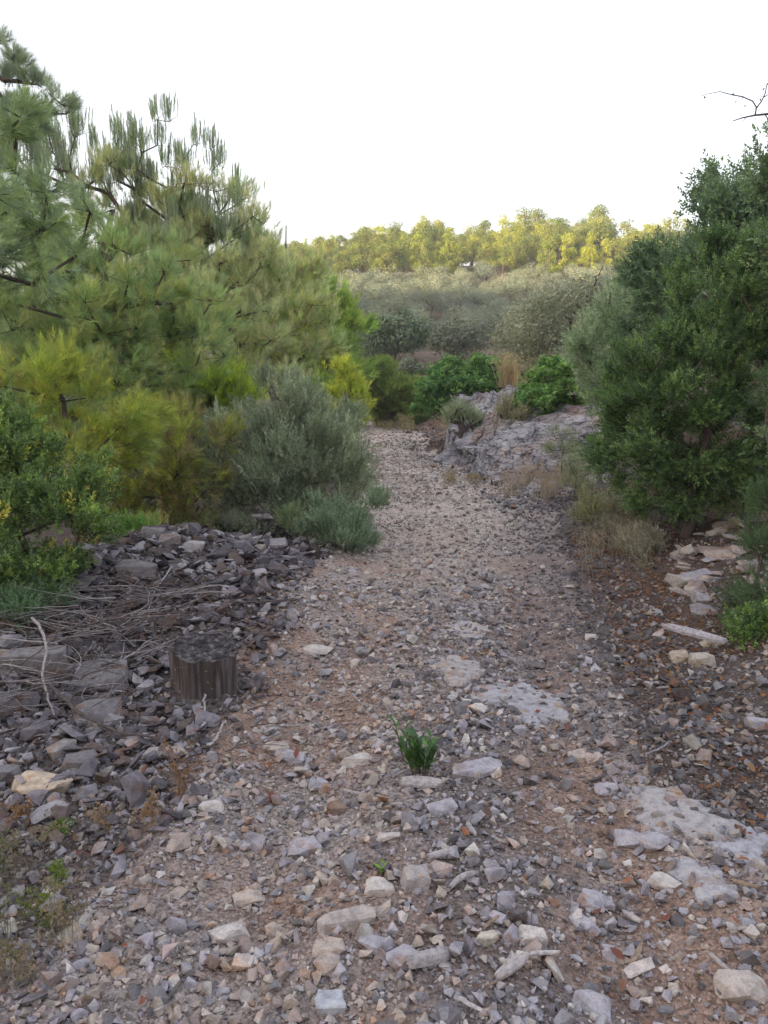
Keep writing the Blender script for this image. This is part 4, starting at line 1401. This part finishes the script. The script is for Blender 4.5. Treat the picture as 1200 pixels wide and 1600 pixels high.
plant('pine_tree', 'dense dark pine filling the left edge behind the others', 'pine tree', base(-60, 13),
      [Lb(-40, 430, 13, 180, 130, 1.5), Lb(-60, 600, 13, 200, 120, 1.5), Lb(120, 560, 13, 160, 120, 1.2), Lb(180, 680, 13, 150, 90, 1.2)],
      'pinefar', 480, 9, .30, PINED + PINE[:1], leafmat=M_NEEDLE, r0=.14, spread=.12, seed=19, dirw=(.6, .4, .7, .4))

# --- shrubs, left
plant('olive_shrub', 'large silvery wild olive shrub with upright shoots left of the track', 'shrub', base(450, 8.6),
      [Lb(450, 720, 8.6, 95, 80, .9), Lb(390, 720, 8.6, 80, 80, .9), Lb(520, 720, 8.6, 55, 70, .7), Lb(440, 640, 8.6, 70, 50, .6), Lb(500, 670, 8.6, 60, 45, .6), Lb(350, 750, 8.6, 60, 50, .7), Lb(540, 740, 8.4, 35, 60, .5), Lb(455, 790, 8.2, 90, 50, .6)],
      'olive', 900, 9, .125, OLIVE, leafmat=M_OLIVELEAF, barkmat=M_OLIVEBARK, r0=.03, rmin=.0025, spread=.05, seed=21, dirw=(.5, .5, 1.1, .3), step=.25)
plant('olive_shrub', 'small dense grey-green shrub at the very edge of the track', 'shrub', base(545, 7.3),
      [Lb(545, 828, 7.3, 45, 38, .28), Lb(505, 820, 7.3, 40, 30, .25), Lb(585, 800, 7.3, 22, 22, .2), Lb(545, 850, 7.2, 50, 24, .28)],
      'fine', 260, 12, .10, [(.12, .155, .10), (.09, .12, .08), (.15, .19, .13)], leafmat=M_OLIVELEAF, barkmat=M_OLIVEBARK, r0=.012, rmin=.0015, spread=.03, seed=22, dirw=(.5, .6, .9, .4), step=.15)
YL = 5.0
plant('mastic_bush', 'dark glossy-leaved bush in the left corner with a few yellow flower sprays', 'bush', base(70, YL),
      [Lb(60, 850, YL, 100, 110, .55), Lb(-40, 800, YL, 100, 160, .6), Lb(130, 790, YL, 60, 60, .4), Lb(50, 740, YL, 70, 60, .4), Lb(40, 950, YL, 70, 70, .4), Lb(10, 670, YL, 50, 60, .35), Lb(-60, 950, YL, 80, 90, .5)],
      'broadn', 560, 9, .085, LENT, leafmat=M_LEAF, r0=.03, rmin=.002, spread=.035, seed=23, dirw=(.6, .7, .6, .4), step=.2)
plant('shrub', 'feathery blue-green shrub low at the left edge below the dark bush', 'shrub', base(60, 4.5),
      [Lb(60, 960, 4.5, 55, 40, .3), Lb(-20, 975, 4.5, 60, 50, .3)],
      'fine', 150, 10, .08, [(.06, .10, .06), (.045, .08, .05)], leafmat=M_LEAF, r0=.012, rmin=.0015, spread=.03, seed=24, step=.15)
for (px, py, Y, rx, ry_, lab, pal, sd) in [
        (225, 845, 7.4, 45, 32, 'low yellow-green heath shrub left of the heap crest', [(.2, .22, .08), (.16, .18, .08), (.24, .23, .12)], 31),
        (290, 825, 7.9, 45, 24, 'low olive-green heath shrub behind the middle of the heap', [(.14, .17, .07), (.17, .17, .10)], 32),
        (330, 830, 8.3, 30, 20, 'tiny pale shrub behind the heap crest', [(.17, .18, .12), (.2, .19, .14)], 33),
        (370, 822, 8.2, 22, 20, 'round silvery tuft just left of the pale rock', [(.2, .24, .2), (.24, .27, .22)], 34),
        (190, 890, 6.6, 40, 35, 'bright green sprawling herb left of the heap', [(.08, .15, .04), (.10, .18, .05)], 35),
        (470, 820, 7.8, 28, 34, 'spindly pale green plant with seed heads left of the small dense shrub', [(.17, .2, .12), (.13, .17, .09)], 36)]:
    plant('shrub', lab, 'shrub', base(px, Y), [Lb(px, py, Y, rx, ry_, .35)], 'fine', 90, 10, .085, pal, leafmat=M_OLIVELEAF, r0=.01, rmin=.0015, spread=.03, seed=sd, dirw=(.4, .4, 1.2, .3), step=.15)

# --- middle distance
MID = [
    ('pine_tree', 'tall green pine behind the olive shrub, left of the valley gap', 'pine tree', 525, 27, [(520, 520, 50, 65, 1.5), (500, 590, 50, 60, 1.5), (545, 560, 35, 60, 1.2), (480, 480, 40, 40, 1.2), (505, 640, 45, 40, 1.2)], 'pinefar', 300, 9, .42, [(.13, .19, .055), (.10, .15, .05), (.16, .21, .05)], M_NEEDLE, 41),
    ('pine_sapling', 'small bright lime-green conical pine at the left end of the track', 'pine sapling', 540, 20, [(540, 625, 24, 32, .5), (538, 590, 14, 25, .3), (560, 640, 14, 22, .3), (515, 640, 16, 22, .3)], 'pinefar', 110, 9, .24, [(.24, .31, .05), (.2, .28, .05)], M_NEEDLE, 42),
    ('cypress_shrub', 'dark olive-green pine group closing the track in the middle', 'pine tree', 605, 30, [(600, 610, 34, 45, 1.2), (585, 590, 16, 40, .8), (640, 630, 25, 28, 1), (615, 640, 45, 22, 1)], 'pinefar', 240, 9, .36, [(.085, .12, .04), (.11, .14, .045), (.065, .095, .035)], M_NEEDLE, 43),
    ('carob_tree', 'round grey-green tree beyond the track, left of the red clearing', 'tree', 615, 46, [(615, 520, 40, 26, 1.8), (590, 535, 28, 22, 1.4), (640, 535, 22, 22, 1.2)], 'clumpfine', 130, 3, 1.0, [(.11, .16, .09), (.14, .19, .11), (.08, .12, .07)], M_LEAF, 44),
    ('shrub', 'grey round shrub left of the red clearing', 'shrub', 643, 40, [(643, 578, 20, 18, .7)], 'clumpfine', 40, 3, .5, OLIVE, M_OLIVELEAF, 45),
    ('olive_tree', 'grey-green olive tree right above the red clearing', 'olive tree', 722, 44, [(722, 530, 42, 22, 1.6), (700, 545, 24, 16, 1)], 'clumpfine', 110, 3, .8, OLIVE, M_OLIVELEAF, 46),
    ('mastic_bush', 'wide bright green bush with a domed top left of the tall dry grass', 'bush', 715, 20.5, [(730, 592, 52, 32, 1.3), (690, 612, 40, 34, 1.1), (668, 625, 20, 26, .8), (778, 592, 26, 30, 1.1)], 'rosette', 760, 8, .15, BRIGHT, M_LEAF, 47),
    ('mastic_bush', 'bright green domed bush on the rock right of the tall dry grass', 'bush', 865, 16.0, [(870, 608, 50, 44, 1.0), (838, 630, 34, 32, .8), (905, 590, 34, 36, .9)], 'rosette', 640, 8, .125, BRIGHT, M_LEAF, 48),
    ('olive_tree', 'large shady olive tree behind the dry grass, widest in the middle distance', 'olive tree', 880, 26, [(880, 500, 75, 45, 2.5), (820, 530, 45, 35, 2), (930, 470, 55, 30, 2), (960, 520, 50, 40, 2), (850, 560, 60, 25, 1.6)], 'clumpfine', 330, 4, .55, [(.20, .225, .17), (.16, .185, .14), (.24, .265, .21)], M_OLIVELEAF, 49),
    ('olive_tree', 'lighter olive bush leaning out right of the domed bush', 'olive tree', 975, 12.5, [(955, 575, 60, 60, 1.1), (925, 540, 40, 36, .8), (985, 500, 55, 50, 1), (980, 640, 50, 50, .9), (1020, 560, 50, 60, 1)], 'olive', 520, 9, .17, [(.13, .17, .11), (.10, .14, .085), (.17, .205, .15)], M_OLIVELEAF, 50),
    ('shrub', 'small pale scrub bush on the left end of the rock outcrop', 'shrub', 722, 16.6, [(722, 652, 24, 15, .4)], 'fine', 70, 10, .16, [(.17, .19, .12), (.13, .15, .09)], M_OLIVELEAF, 51),
    ('shrub', 'twiggy brown-grey bush on the rock left of the domed bush', 'shrub', 795, 15.5, [(797, 648, 22, 16, .4)], 'fine', 60, 8, .16, [(.15, .14, .10), (.12, .12, .08)], M_OLIVELEAF, 52),
]
PUFF = {44: (70, .62, 9000, .22), 45: (26, .3, 1800, .14), 46: (60, .5, 7000, .17), 49: (170, .5, 30000, .10)}
for (nm, lab, cat, bx, Y, lb, kind, n, k, size, pal, mt, sd) in MID:
    if sd in PUFF:
        a_, b_, c_, d_ = PUFF[sd]
        puff_plant(nm, lab, cat, base(bx, Y), [Lb(a, b, Y, c, d, e) for a, b, c, d, e in lb], a_, b_, c_, d_, np.array(pal) * 1.35, mt, sd, r0=.04 + .003 * Y)
        continue
    plant(nm if nm != 'cypress_shrub' else 'pine_tree', lab, cat, base(bx, Y), [Lb(a, b, Y, c, d, e) for a, b, c, d, e in lb], kind, n, k, size, pal,
          leafmat=mt, r0=.035 + .003 * Y, rmin=.004 + Y * .0004, spread=size * .4, seed=sd, dirw=(.6, .6, .7, .35), step=.2 + Y * .02)

# --- right side
YH = 7.3
plant('holm_oak', 'big dark green bushy shrub overhanging the right verge', 'shrub', base(1080, YH),
      [Lb(1060, 600, YH, 100, 100, .8), Lb(990, 690, YH, 62, 85, .6), Lb(1130, 480, YH, 90, 80, .8), Lb(1190, 640, YH, 120, 150, .9), Lb(1040, 750, YH, 80, 50, .6), Lb(1150, 740, YH, 90, 60, .6), Lb(985, 590, YH, 40, 50, .5), Lb(1160, 400, YH, 60, 50, .5), Lb(1090, 790, YH, 60, 25, .5)],
      'broad', 2300, 9, .078, HOLM, leafmat=M_LEAF, r0=.07, rmin=.003, spread=.045, seed=61, trunk_to=P(1120, 600, YH), dirw=(.5, .9, .35, .35), step=.3, cf=.8, per=11)
YO = 10.0
plant('oak_tree', 'bluish-green broadleaf tree rising behind the dark shrub at the upper right', 'tree', base(1180, YO),
      [Lb(1090, 410, YO, 70, 45, .8), Lb(1035, 425, YO, 45, 40, .7, 3500), Lb(1015, 480, YO, 40, 50, .7, 3000), Lb(1120, 340, YO, 55, 45, .7, 2500), Lb(1165, 290, YO, 40, 45, .6, 2000), Lb(1150, 370, YO, 80, 60, .9), Lb(1190, 300, YO, 50, 50, .7), Lb(1040, 450, YO, 45, 40, .6), Lb(1230, 400, YO, 90, 120, .9), Lb(1060, 500, YO, 60, 50, .7)],
      'broad', 760, 9, .14, OAK, leafmat=M_LEAF, r0=.09, rmin=.004, spread=.07, seed=62, trunk_to=P(1190, 360, YO), dirw=(.6, .7, .5, .4))
YK = 6.2
plant('oak_tree', 'dark-leaved tree at the right edge whose leafy side sticks up into the sky', 'tree', base(1290, YK),
      [Lb(1240, 300, YK, 55, 130, .4), Lb(1260, 500, YK, 60, 200, .5), Lb(1215, 230, YK, 22, 40, .2), Lb(1205, 290, YK, 22, 30, .2)],
      'broad', 240, 8, .09, OAK, leafmat=M_LEAF, r0=.06, rmin=.003, spread=.05, seed=63, trunk_to=P(1270, 300, YK), dirw=(.6, .7, .5, .4), step=.25)


def bare_branch():
    Y = 5.6
    T = thing('bare_branch', tuple(P(1290, 200, Y)), 'leafless branch with a thin curving twig against the sky at the upper right', 'branch')
    o0 = P(1290, 200, Y)
    def pl(pts): return np.array([P(a, b, Y + c) for a, b, c in pts]) - o0
    paths = [pl([(1290, 200, .2), (1240, 185, .1), (1200, 178, 0), (1180, 180, 0), (1160, 184, 0), (1145, 189, 0)]),
             pl([(1180, 179, 0), (1182, 168, 0), (1176, 158, 0), (1160, 151, 0), (1143, 148, 0)]),
             pl([(1143, 148, 0), (1125, 143, 0), (1105, 147, 0), (1092, 151, 0)]),
             pl([(1181, 170, 0), (1190, 158, .02), (1196, 145, .03), (1198, 132, .03)]),
             pl([(1196, 180, 0), (1200, 186, 0), (1206, 194, 0)]), pl([(1166, 183, 0), (1160, 190, 0)]), pl([(1161, 151, 0), (1158, 157, 0)]),
             pl([(1193, 152, 0), (1200, 148, 0), (1208, 150, 0)])]
    rads = [np.linspace(.011, .003, 6), np.linspace(.005, .0035, 5), np.linspace(.003, .0015, 4), np.linspace(.005, .003, 4), np.linspace(.004, .002, 3), np.linspace(.003, .0015, 2), np.linspace(.003, .0015, 2), np.linspace(.004, .002, 3)]
    V, F = tubes(paths, rads, 6)
    link('wood', new_mesh('wood', V, F, [M_BARK], smooth=True), T)
    r = np.random.default_rng(5)
    pts = np.concatenate([np.array([p[0] + (p[-1] - p[0]) * t for t in np.linspace(.2, 1, 5)]) for p in paths[:5]])
    V, F, Cc = merge([leaf_shape(.5, .1, .2)], pts + r.normal(0, .006, pts.shape), rot_from_z(r.normal(size=(len(pts), 3)), r.uniform(0, 6, len(pts))), r.uniform(.012, .03, len(pts)), np.tile([[.08, .08, .06]], (len(pts), 1)))
    link('withered_leaves', new_mesh('withered_leaves', V, F, [M_LEAF], Cc), T)


bare_branch()
plant('shrub', 'fresh green bush at the right edge above the leaf litter', 'shrub', base(1195, 5.0),
      [Lb(1190, 870, 5.0, 38, 50, .3), Lb(1210, 790, 5.0, 45, 60, .35), Lb(1190, 960, 5.0, 40, 40, .25), Lb(1200, 620, 5.3, 30, 40, .2), Lb(1175, 925, 5.0, 30, 35, .25), Lb(1185, 1000, 4.8, 30, 22, .2)],
      'fine', 220, 10, .075, [(.04, .07, .03), (.05, .085, .035), (.03, .05, .025)], leafmat=M_LEAF, r0=.015, rmin=.0015, spread=.03, seed=64, step=.15)
plant('shrub', 'small lime-green sprout at the right edge above the board', 'shrub', base(1165, 4.6),
      [Lb(1160, 985, 4.6, 35, 25, .2), Lb(1180, 970, 4.6, 20, 20, .15)], 'broad', 40, 8, .07, [(.07, .11, .03), (.04, .07, .03)], leafmat=M_LEAF, r0=.006, rmin=.0012, spread=.03, seed=65, step=.12)
for (px, py, Y, rx, ry_, lab, pal, sd, nn) in [
        (930, 800, 8.6, 32, 50, 'brownish-green straggly shrub at the left foot of the dark shrub', [(.11, .13, .07), (.16, .15, .09), (.09, .10, .07)], 71, 110),
        (985, 815, 8.0, 50, 45, 'shaded woody undershrub below the dark shrub', [(.10, .11, .08), (.13, .12, .10)], 72, 130),
        (1000, 870, 7.0, 45, 35, 'dry silvery weed clump at the foot of the bank', [(.2, .18, .14), (.15, .14, .11)], 73, 90),
        (900, 745, 10.5, 26, 45, 'thin pale green shrub in front of the outcrop at its right end', [(.16, .18, .10), (.12, .14, .08)], 74, 80),
        (880, 700, 12.0, 22, 36, 'wispy shrub growing on the right end of the outcrop', [(.17, .18, .12), (.13, .15, .09)], 75, 60)]:
    plant('shrub', lab, 'shrub', base(px, Y), [Lb(px, py, Y, rx, ry_, .35)], 'fine', nn, 8, .095, pal, leafmat=M_OLIVELEAF, r0=.01, rmin=.002, spread=.035, seed=sd, dirw=(.5, .4, .9, .5), step=.15)

# ------------------------------------------------------------------ dry grass tufts
def tuft_mesh(seed, n=70, spread=.35, lean=.35, w=.02):
    r = np.random.default_rng(seed); Vs = []
    a = r.uniform(0, 6.28, n); b = np.stack([np.cos(a), np.sin(a), 0 * a], 1) * (r.random((n, 1)) ** .7 * spread * .5)
    d = np.stack([r.normal(0, lean, n), r.normal(0, lean, n), np.ones(n)], 1); d /= np.linalg.norm(d, axis=1, keepdims=True)
    L = r.uniform(.45, 1.0, (n, 1)); s = np.cross(d, r.normal(size=(n, 3))); s /= np.linalg.norm(s, axis=1, keepdims=True)
    m = b + d * L * .6; t = m + (d + np.stack([r.normal(0, .3, n), r.normal(0, .3, n), 0 * a - .1], 1)) * L * .4
    V = np.stack([b - s * w * .5, b + s * w * .5, m + s * w * .4, m - s * w * .4, t], 1).reshape(-1, 3)
    F = np.concatenate([np.array([[0, 1, 2], [0, 2, 3], [3, 2, 4]]) + 5 * i for i in range(n)])
    # seed heads
    return V, F


def grass_obj(px, py, Y, hpx, wpx, n, col, label, seed, on_rock=False, group=None):
    g = np.array([(px - 600) / FPX * Y, Y, 0.]); g[2] = top_z(g[0], g[1]) if on_rock else float(height(g[0], g[1]))
    h = hpx / FPX * Y
    V, F = tuft_mesh(seed, n, wpx / hpx, .16, .012 + .004 * Y / 10)
    r = np.random.default_rng(seed)
    c = np.repeat(np.array(col)[None] * r.uniform(.7, 1.25, (n, 1)), 5, 0)
    V2 = V * h
    heads = V2[4::5]
    Vh, Fh, Ch = merge([clump(3, 8, .6, .6)], heads, rot_from_z(r.normal(size=(n, 3)), r.uniform(0, 6, n)), np.full(n, .022 + .0012 * Y), np.tile(np.array(col)[None] * 1.1, (n, 1)))
    F2 = np.concatenate([F, Fh + len(V2)]); V2 = np.concatenate([V2, Vh]); c = np.concatenate([c, Ch])
    o = link('grass_tuft', new_mesh('grass_tuft', V2, F2, [M_DRY], c), loc=g)
    tag(o, label, 'grass', group)


STRAW = (.46, .37, .27); REDG = (.43, .34, .30); GREYG = (.30, .26, .22)
rr = random.Random(4)
for k in range(9):
    grass_obj(790 + k * 7 + rr.uniform(-4, 4), 640, 18 + rr.uniform(-.8, 1.5), 55 + rr.uniform(-12, 20), 26, 110, STRAW, 'tall straw-coloured grass between the two domed bushes', 400 + k, True, 'tall dry grass between the domed bushes')
for k in range(20):
    px = rr.uniform(785, 915)
    grass_obj(px, 770, rr.uniform(10.6, 12.3), rr.uniform(26, 60), 30, 26, REDG, 'reddish dry grass tuft at the foot of the rock outcrop', 430 + k, False, 'reddish grass tufts below the outcrop')
for k in range(8):
    grass_obj(rr.uniform(700, 800), 740, rr.uniform(12.5, 15), rr.uniform(12, 24), 20, 50, GREYG, 'short withered grass tuft along the left front of the outcrop', 460 + k, False, 'withered grass along the outcrop')
for k in range(22):
    grass_obj(rr.uniform(575, 700), 665, rr.uniform(26, 34), rr.uniform(12, 26), 24, 60, (.33, .29, .20), 'withered grass tuft closing the far end of the track', 480 + k, False, 'grass at the far end of the track')
for k in range(14):
    grass_obj(rr.uniform(920, 1040), 870, rr.uniform(6.2, 7.8), rr.uniform(30, 60), 40, 26, rr.choice([GREYG, (.33, .28, .25), (.24, .22, .16)]), 'thin dry weed in front of the stony bank', 510 + k, False, 'dry weeds in front of the bank')
for k in range(5):
    grass_obj(130 + k * 14, 890, 6.4 + k * .1, 50, 40, 60, STRAW, 'pale straw tuft between the dark bush and the heap', 530 + k, False, 'straw tufts left of the heap')
for k in range(16):
    px = rr.uniform(-20, 130); py = rr.uniform(1330, 1560); g = G(px, py)
    grass_obj((g[0] / g[1]) * FPX + 600, py, g[1], rr.uniform(40, 110), 60, 12, rr.choice([(.24, .2, .16), (.14, .16, .08), (.24, .2, .16)]), 'thin dry weed low on the left among pebbles', 550 + k, False, 'weeds low on the left')
for k in range(7):
    px, py = [(95, 1310), (240, 1300), (278, 1250), (160, 1310), (75, 1450), (90, 1390), (35, 1300)][k]; g = G(px, py)
    grass_obj((g[0] / g[1]) * FPX + 600, py, g[1], [30, 70, 110, 50, 90, 50, 60][k], 30, 18, [(.12, .2, .05), (.25, .17, .12), (.22, .14, .10), (.28, .2, .14), (.16, .2, .06), (.14, .2, .06), (.25, .15, .09)][k],
              ['tiny fresh green tuft right of the cream block', 'brown dead stems below the long flat stone', 'tall single brown stalk standing in the gravel', 'wispy tan weed below the cream block', 'yellow-green weed in the lower left corner', 'small green weed above the corner weed', 'rusty tuft at the left edge'][k], 580 + k)

# ------------------------------------------------------------------ weed clump and seedling on the track
def weed(px, py, hpx, nst, label, seed, leaf=.07, cols=((.07, .16, .045), (.10, .21, .055), (.05, .12, .04)), nl=9):
    g = G(px, py); r = np.random.default_rng(seed)
    T = thing('weed', tuple(g), label, 'weed')
    h = hpx / FPX * math.hypot(g[1], CAMZ)
    m = bpy.data.materials.get('weed_leaf') or leaf_mat('weed_leaf', .25, .45, .4, 'obj')
    # broad toothed leaf
    k = 7; V = []; F = []
    for i in range(k):
        t = i / (k - 1); w = .40 * math.sin(math.pi * min(1, t * .95 + .05)) ** .8 * (1 if i % 2 else .8)
        zc = .10 * t - .22 * t * t
        V += [(-w * .5, t, zc + .05), (0, t, zc), (w * .5, t, zc + .05)]
    for i in range(k - 1):
        a = i * 3; F += [(a, a + 1, a + 4, a + 3), (a + 1, a + 2, a + 5, a + 4)]
    lm = bpy.data.meshes.get('weed_leaf_shape') or new_mesh('weed_leaf_shape', V, F, [m], smooth=True)
    lm.name = 'weed_leaf_shape'
    for s_ in range(nst):
        a = r.uniform(0, 6.28); lean = r.uniform(.05, .35); H_ = h * r.uniform(.55, 1.0)
        base_ = np.array([math.cos(a), math.sin(a), 0]) * r.uniform(0, .35) * h * .5
        top = base_ + np.array([math.cos(a) * lean, math.sin(a) * lean, 1]) * H_
        p = np.array([base_ + (top - base_) * t for t in np.linspace(0, 1, 5)])
        V2, F2 = tubes([p], [np.linspace(.0035, .0015, 5)], 5)
        so = link('stem', new_mesh('stem', V2, F2, [M_OLIVEBARK], smooth=True), T)
        for q in range(nl):
            t = .12 + .88 * (q + .5) / nl; az = q * 2.4 + r.normal(0, .3)
            lo = link('leaf', lm, so); lo.location = Vector(base_ + (top - base_) * t)
            L = leaf * r.uniform(.7, 1.2) * (1.1 - .4 * t)
            lo.scale = (L, L, L)
            lo.rotation_euler = (r.uniform(.5, 1.15), 0, az)
            c = np.array(cols[r.integers(0, len(cols))]) * r.uniform(.85, 1.2); lo.color = (*c, 1)
    return T


weed(658, 1212, 70, 10, 'leafy dark green weed clump growing in the middle of the track', 1)
weed(636, 1190, 66, 2, 'slim leaning green shoot on the left side of the weed clump', 2, nl=7)
weed(594, 1372, 14, 1, 'lone lime-green seedling on the gravel above the upright blocky stone', 3, .055, ((.17, .32, .03), (.2, .36, .04)), 4)

# ------------------------------------------------------------------ far hillside: olive grove and pine wood
def far_tree(seed, kind):
    """crown and trunk meshes of one far tree, root at the origin"""
    r = np.random.default_rng(seed)
    A_ = lambda *v: np.array(v, float)
    if kind == 'pine':
        lobes = [(A_(0, 0, 2.6), A_(2.1, 2.1, 1.3)), (A_(r.uniform(-.6, .6), 0, 4.3), A_(1.7, 1.7, 1.3)), (A_(0, r.uniform(-.5, .5), 5.9), A_(1.0, 1.0, 1.1)),
                 (A_(r.uniform(-1.6, 1.6), r.uniform(-1.6, 1.6), 3.6), A_(1.2, 1.2, 1.0))]
        pal = [(.29, .33, .09), (.35, .37, .10), (.16, .22, .08), (.24, .26, .10)]; q = (46, .62, 4600, .21)
    elif kind == 'spire':
        lobes = [(A_(0, 0, 1.9), A_(1.6, 1.6, 1.2)), (A_(0, 0, 3.7), A_(1.1, 1.1, 1.3)), (A_(0, 0, 5.4), A_(.55, .55, 1.0))]
        pal = [(.38, .42, .08), (.42, .44, .09), (.31, .36, .08)]; q = (40, .5, 3600, .19)
    else:
        lobes = [(A_(0, 0, 1.5), A_(1.7, 1.7, .9)), (A_(.9, .3, 2.1), A_(1.0, 1.1, .7)), (A_(-.9, -.2, 2.0), A_(1.0, 1.1, .7))]
        pal = [(.24, .28, .22), (.20, .24, .18), (.28, .31, .25)]; q = (30, .62, 4200, .13)
    V, F, Cc = puffs(lobes, q[0], q[1], q[2], q[3], pal, r)
    cm = new_mesh('far_crown', V, F, [M_NEEDLE if kind != 'olive' else M_OLIVELEAF], Cc)
    top = lobes[-1][0] if kind != 'olive' else lobes[0][0]
    paths = [np.array([[0, 0, 0], [r.normal(0, .1), r.normal(0, .1), top[2] * .5], top])]
    rads = [np.array([.16, .11, .03])]
    for l in lobes:
        for _ in range(3):
            z0 = r.uniform(.25, .8) * l[0][2]
            paths.append(np.array([[0, 0, z0], (l[0] + A_(0, 0, z0)) / 2 + r.normal(0, .1, 3), l[0] + r.normal(0, .4, 3)])); rads.append(np.array([.07, .045, .02]))
    V, F = tubes(paths, rads, 5)
    tm = new_mesh('far_trunk', V, F, [M_BARK], smooth=True)
    return cm, tm


FT = {k: [far_tree(s + 10 * i, k) for s in range(5)] for i, k in enumerate(('pine', 'spire', 'olive'))}


def put_far(kind, name, x, y, s, label, cat, group):
    cm, tm = random.choice(FT[kind])
    T = thing(name, (x, y, float(height(x, y)) - .1), label, cat, group)
    T.rotation_euler = (0, 0, random.uniform(0, 6.28)); T.scale = (s * random.uniform(.85, 1.15), s * random.uniform(.85, 1.15), s * random.uniform(.85, 1.15) )
    link('crown', cm, T); link('trunk', tm, T)


def bearing(x, y):
    px = x / y * FPX + 600
    if px < 560: return 'on the hill left'
    if px < 720: return 'above the red clearing'
    if px < 880: return 'above the rock outcrop'
    return 'on the hill right'


random.seed(21)
spots = []


def free(x, y, d):
    if any((x - a) ** 2 + (y - b) ** 2 < d * d for a, b in spots): return False
    spots.append((x, y)); return True


c_ = 0; tr = 0
while c_ < 230 and tr < 30000:
    tr += 1
    y = random.uniform(50, 84 + 5 * random.random()); x = random.uniform(-.17, .40) * y
    px = x / y * FPX + 600
    if 645 < px < 712 and y < 60: continue
    if not free(x, y, 2.45): continue
    s = random.uniform(.58, .92)
    row = 'sunlit top rows' if y > 81 else ('middle rows' if y > 66 else 'lowest rows')
    put_far('olive', 'olive_tree', x, y, s, f"{'broad' if s > .76 else 'small'} olive in {row} of grove {bearing(x, y)}", 'olive tree', f"grove olives {row} {bearing(x, y)}")
    c_ += 1
c_ = 0; tr = 0
while c_ < 295 and tr < 30000:
    tr += 1
    y = random.uniform(85, 136); x = random.uniform(-.2, .42) * y
    if not free(x, y, 2.15): continue
    sp = random.random() < .3
    s = random.uniform(.72, 1.25)
    px = x / y * FPX + 600
    s *= (.62 if px < 560 else .74) * (.8 if y < 98 and random.random() < .6 else 1.08)
    row = 'front edge' if y < 98 else ('middle' if y < 116 else 'crest')
    put_far('spire' if sp else 'pine', 'pine_tree', x, y, s, f"{'small' if s < .7 else 'tall'} {'conical' if sp else 'rounded'} pine at {row} of wood {bearing(x, y)}", 'pine tree', f"wood pines {row} {bearing(x, y)} {'conical' if sp else 'rounded'}")
    c_ += 1

# ------------------------------------------------------------------ evening air
HAZE = .0012
bm = bmesh.new(); bmesh.ops.create_cube(bm, size=1.0)
bmesh.ops.scale(bm, vec=(840, 1060, 62), verts=bm.verts); bmesh.ops.translate(bm, vec=(0, 190, 62 / 2 - 6), verts=bm.verts)
hm = bpy.data.meshes.new('haze'); bm.to_mesh(hm); bm.free()
mh = bpy.data.materials.new('haze'); mh.use_nodes = True
for nd in list(mh.node_tree.nodes):
    if nd.type == 'BSDF_PRINCIPLED': mh.node_tree.nodes.remove(nd)
pv = mh.node_tree.nodes.new('ShaderNodeVolumePrincipled'); pv.inputs['Color'].default_value = (.93, .94, 1, 1)
pv.inputs['Density'].default_value = HAZE
mh.node_tree.links.new(pv.outputs[0], mh.node_tree.nodes['Material Output'].inputs['Volume'])
hm.materials.append(mh)
tag(link('haze', hm), kind='stuff')

# undergrowth that reads as one mass between the trees: low scrub
n = 2600
y = rng.uniform(34, 130, n); x = rng.uniform(-.22, .45, n) * y
pxs = x / y * FPX + 600
k = ~((pxs > 650) & (pxs < 715) & (y > 40) & (y < 62)) & ~((y > 56) & (y < 90) & (rng.random(n) < .85)) & (rng.random(n) < .35)
x, y = x[k], y[k]; n = len(x)
pal = np.array([(.13, .16, .07), (.17, .18, .11), (.10, .13, .06), (.2, .17, .11)])
gn_scatter('undergrowth', SPR['clumpfine'], np.stack([x, y, height(x, y) + .25], 1), rot_from_z(np.tile([[0, 0, 1.]], (n, 1)), rng.uniform(0, 6, n)), rng.uniform(.4, 1.0, n), pal[rng.integers(0, 4, n)] * rng.uniform(.8, 1.2, (n, 1)), M_SCRUB)
# scrub closing the banks left and right of the track out to the valley
xs, ys, zs, ss = [], [], [], []
for _ in range(3600):
    y = random.uniform(8, 40)
    if random.random() < .5: x = float(xl(y)) - random.uniform(1.0 + .03 * y, 12)
    else:
        x = float(xr(y)) + random.uniform(4.5 if y < 22 else 1.0, 14)
    xs.append(x); ys.append(y); ss.append(random.uniform(.15, .4) * (1 + y * .02)); zs.append(float(height(x, y)) + random.random() * .5 * ss[-1] + .05)
n = len(xs)
pal = np.array([(.07, .10, .04), (.10, .12, .06), (.05, .08, .04)])
gn_scatter('undergrowth', SPR['clumpfine'], np.stack([xs, ys, zs], 1), rot_from_z(np.tile([[0, 0, 1.]], (n, 1)), rng.uniform(0, 6, n)), np.array(ss), pal[rng.integers(0, 3, n)] * rng.uniform(.8, 1.2, (n, 1)), M_SCRUB)

# ------------------------------------------------------------------ things that share a label get their order across the view
ORD = ['first', 'second', 'third', 'fourth', 'fifth', 'sixth', 'seventh', 'eighth', 'ninth', 'tenth', 'eleventh', 'twelfth', 'thirteenth', 'fourteenth', 'fifteenth', 'sixteenth', 'seventeenth', 'eighteenth', 'nineteenth', 'twentieth']
same = {}
for o in C.objects:
    if o.parent is None and o.get('label'): same.setdefault(o['label'], []).append(o)
for lab, obs in same.items():
    if len(obs) < 2: continue
    obs.sort(key=lambda o: float(to_px(np.array(o.location))[0]))
    for k, o in enumerate(obs):
        w = 'leftmost' if k == 0 else ('rightmost' if k == len(obs) - 1 else (ORD[k] if k < 20 else str(k + 1) + 'th') + ' from left')
        o['label'] = lab + ', ' + w
for o in C.objects:
    if o.get('label') and len(o['label'].split()) > 16: print('LONG', len(o['label'].split()), o['label'])
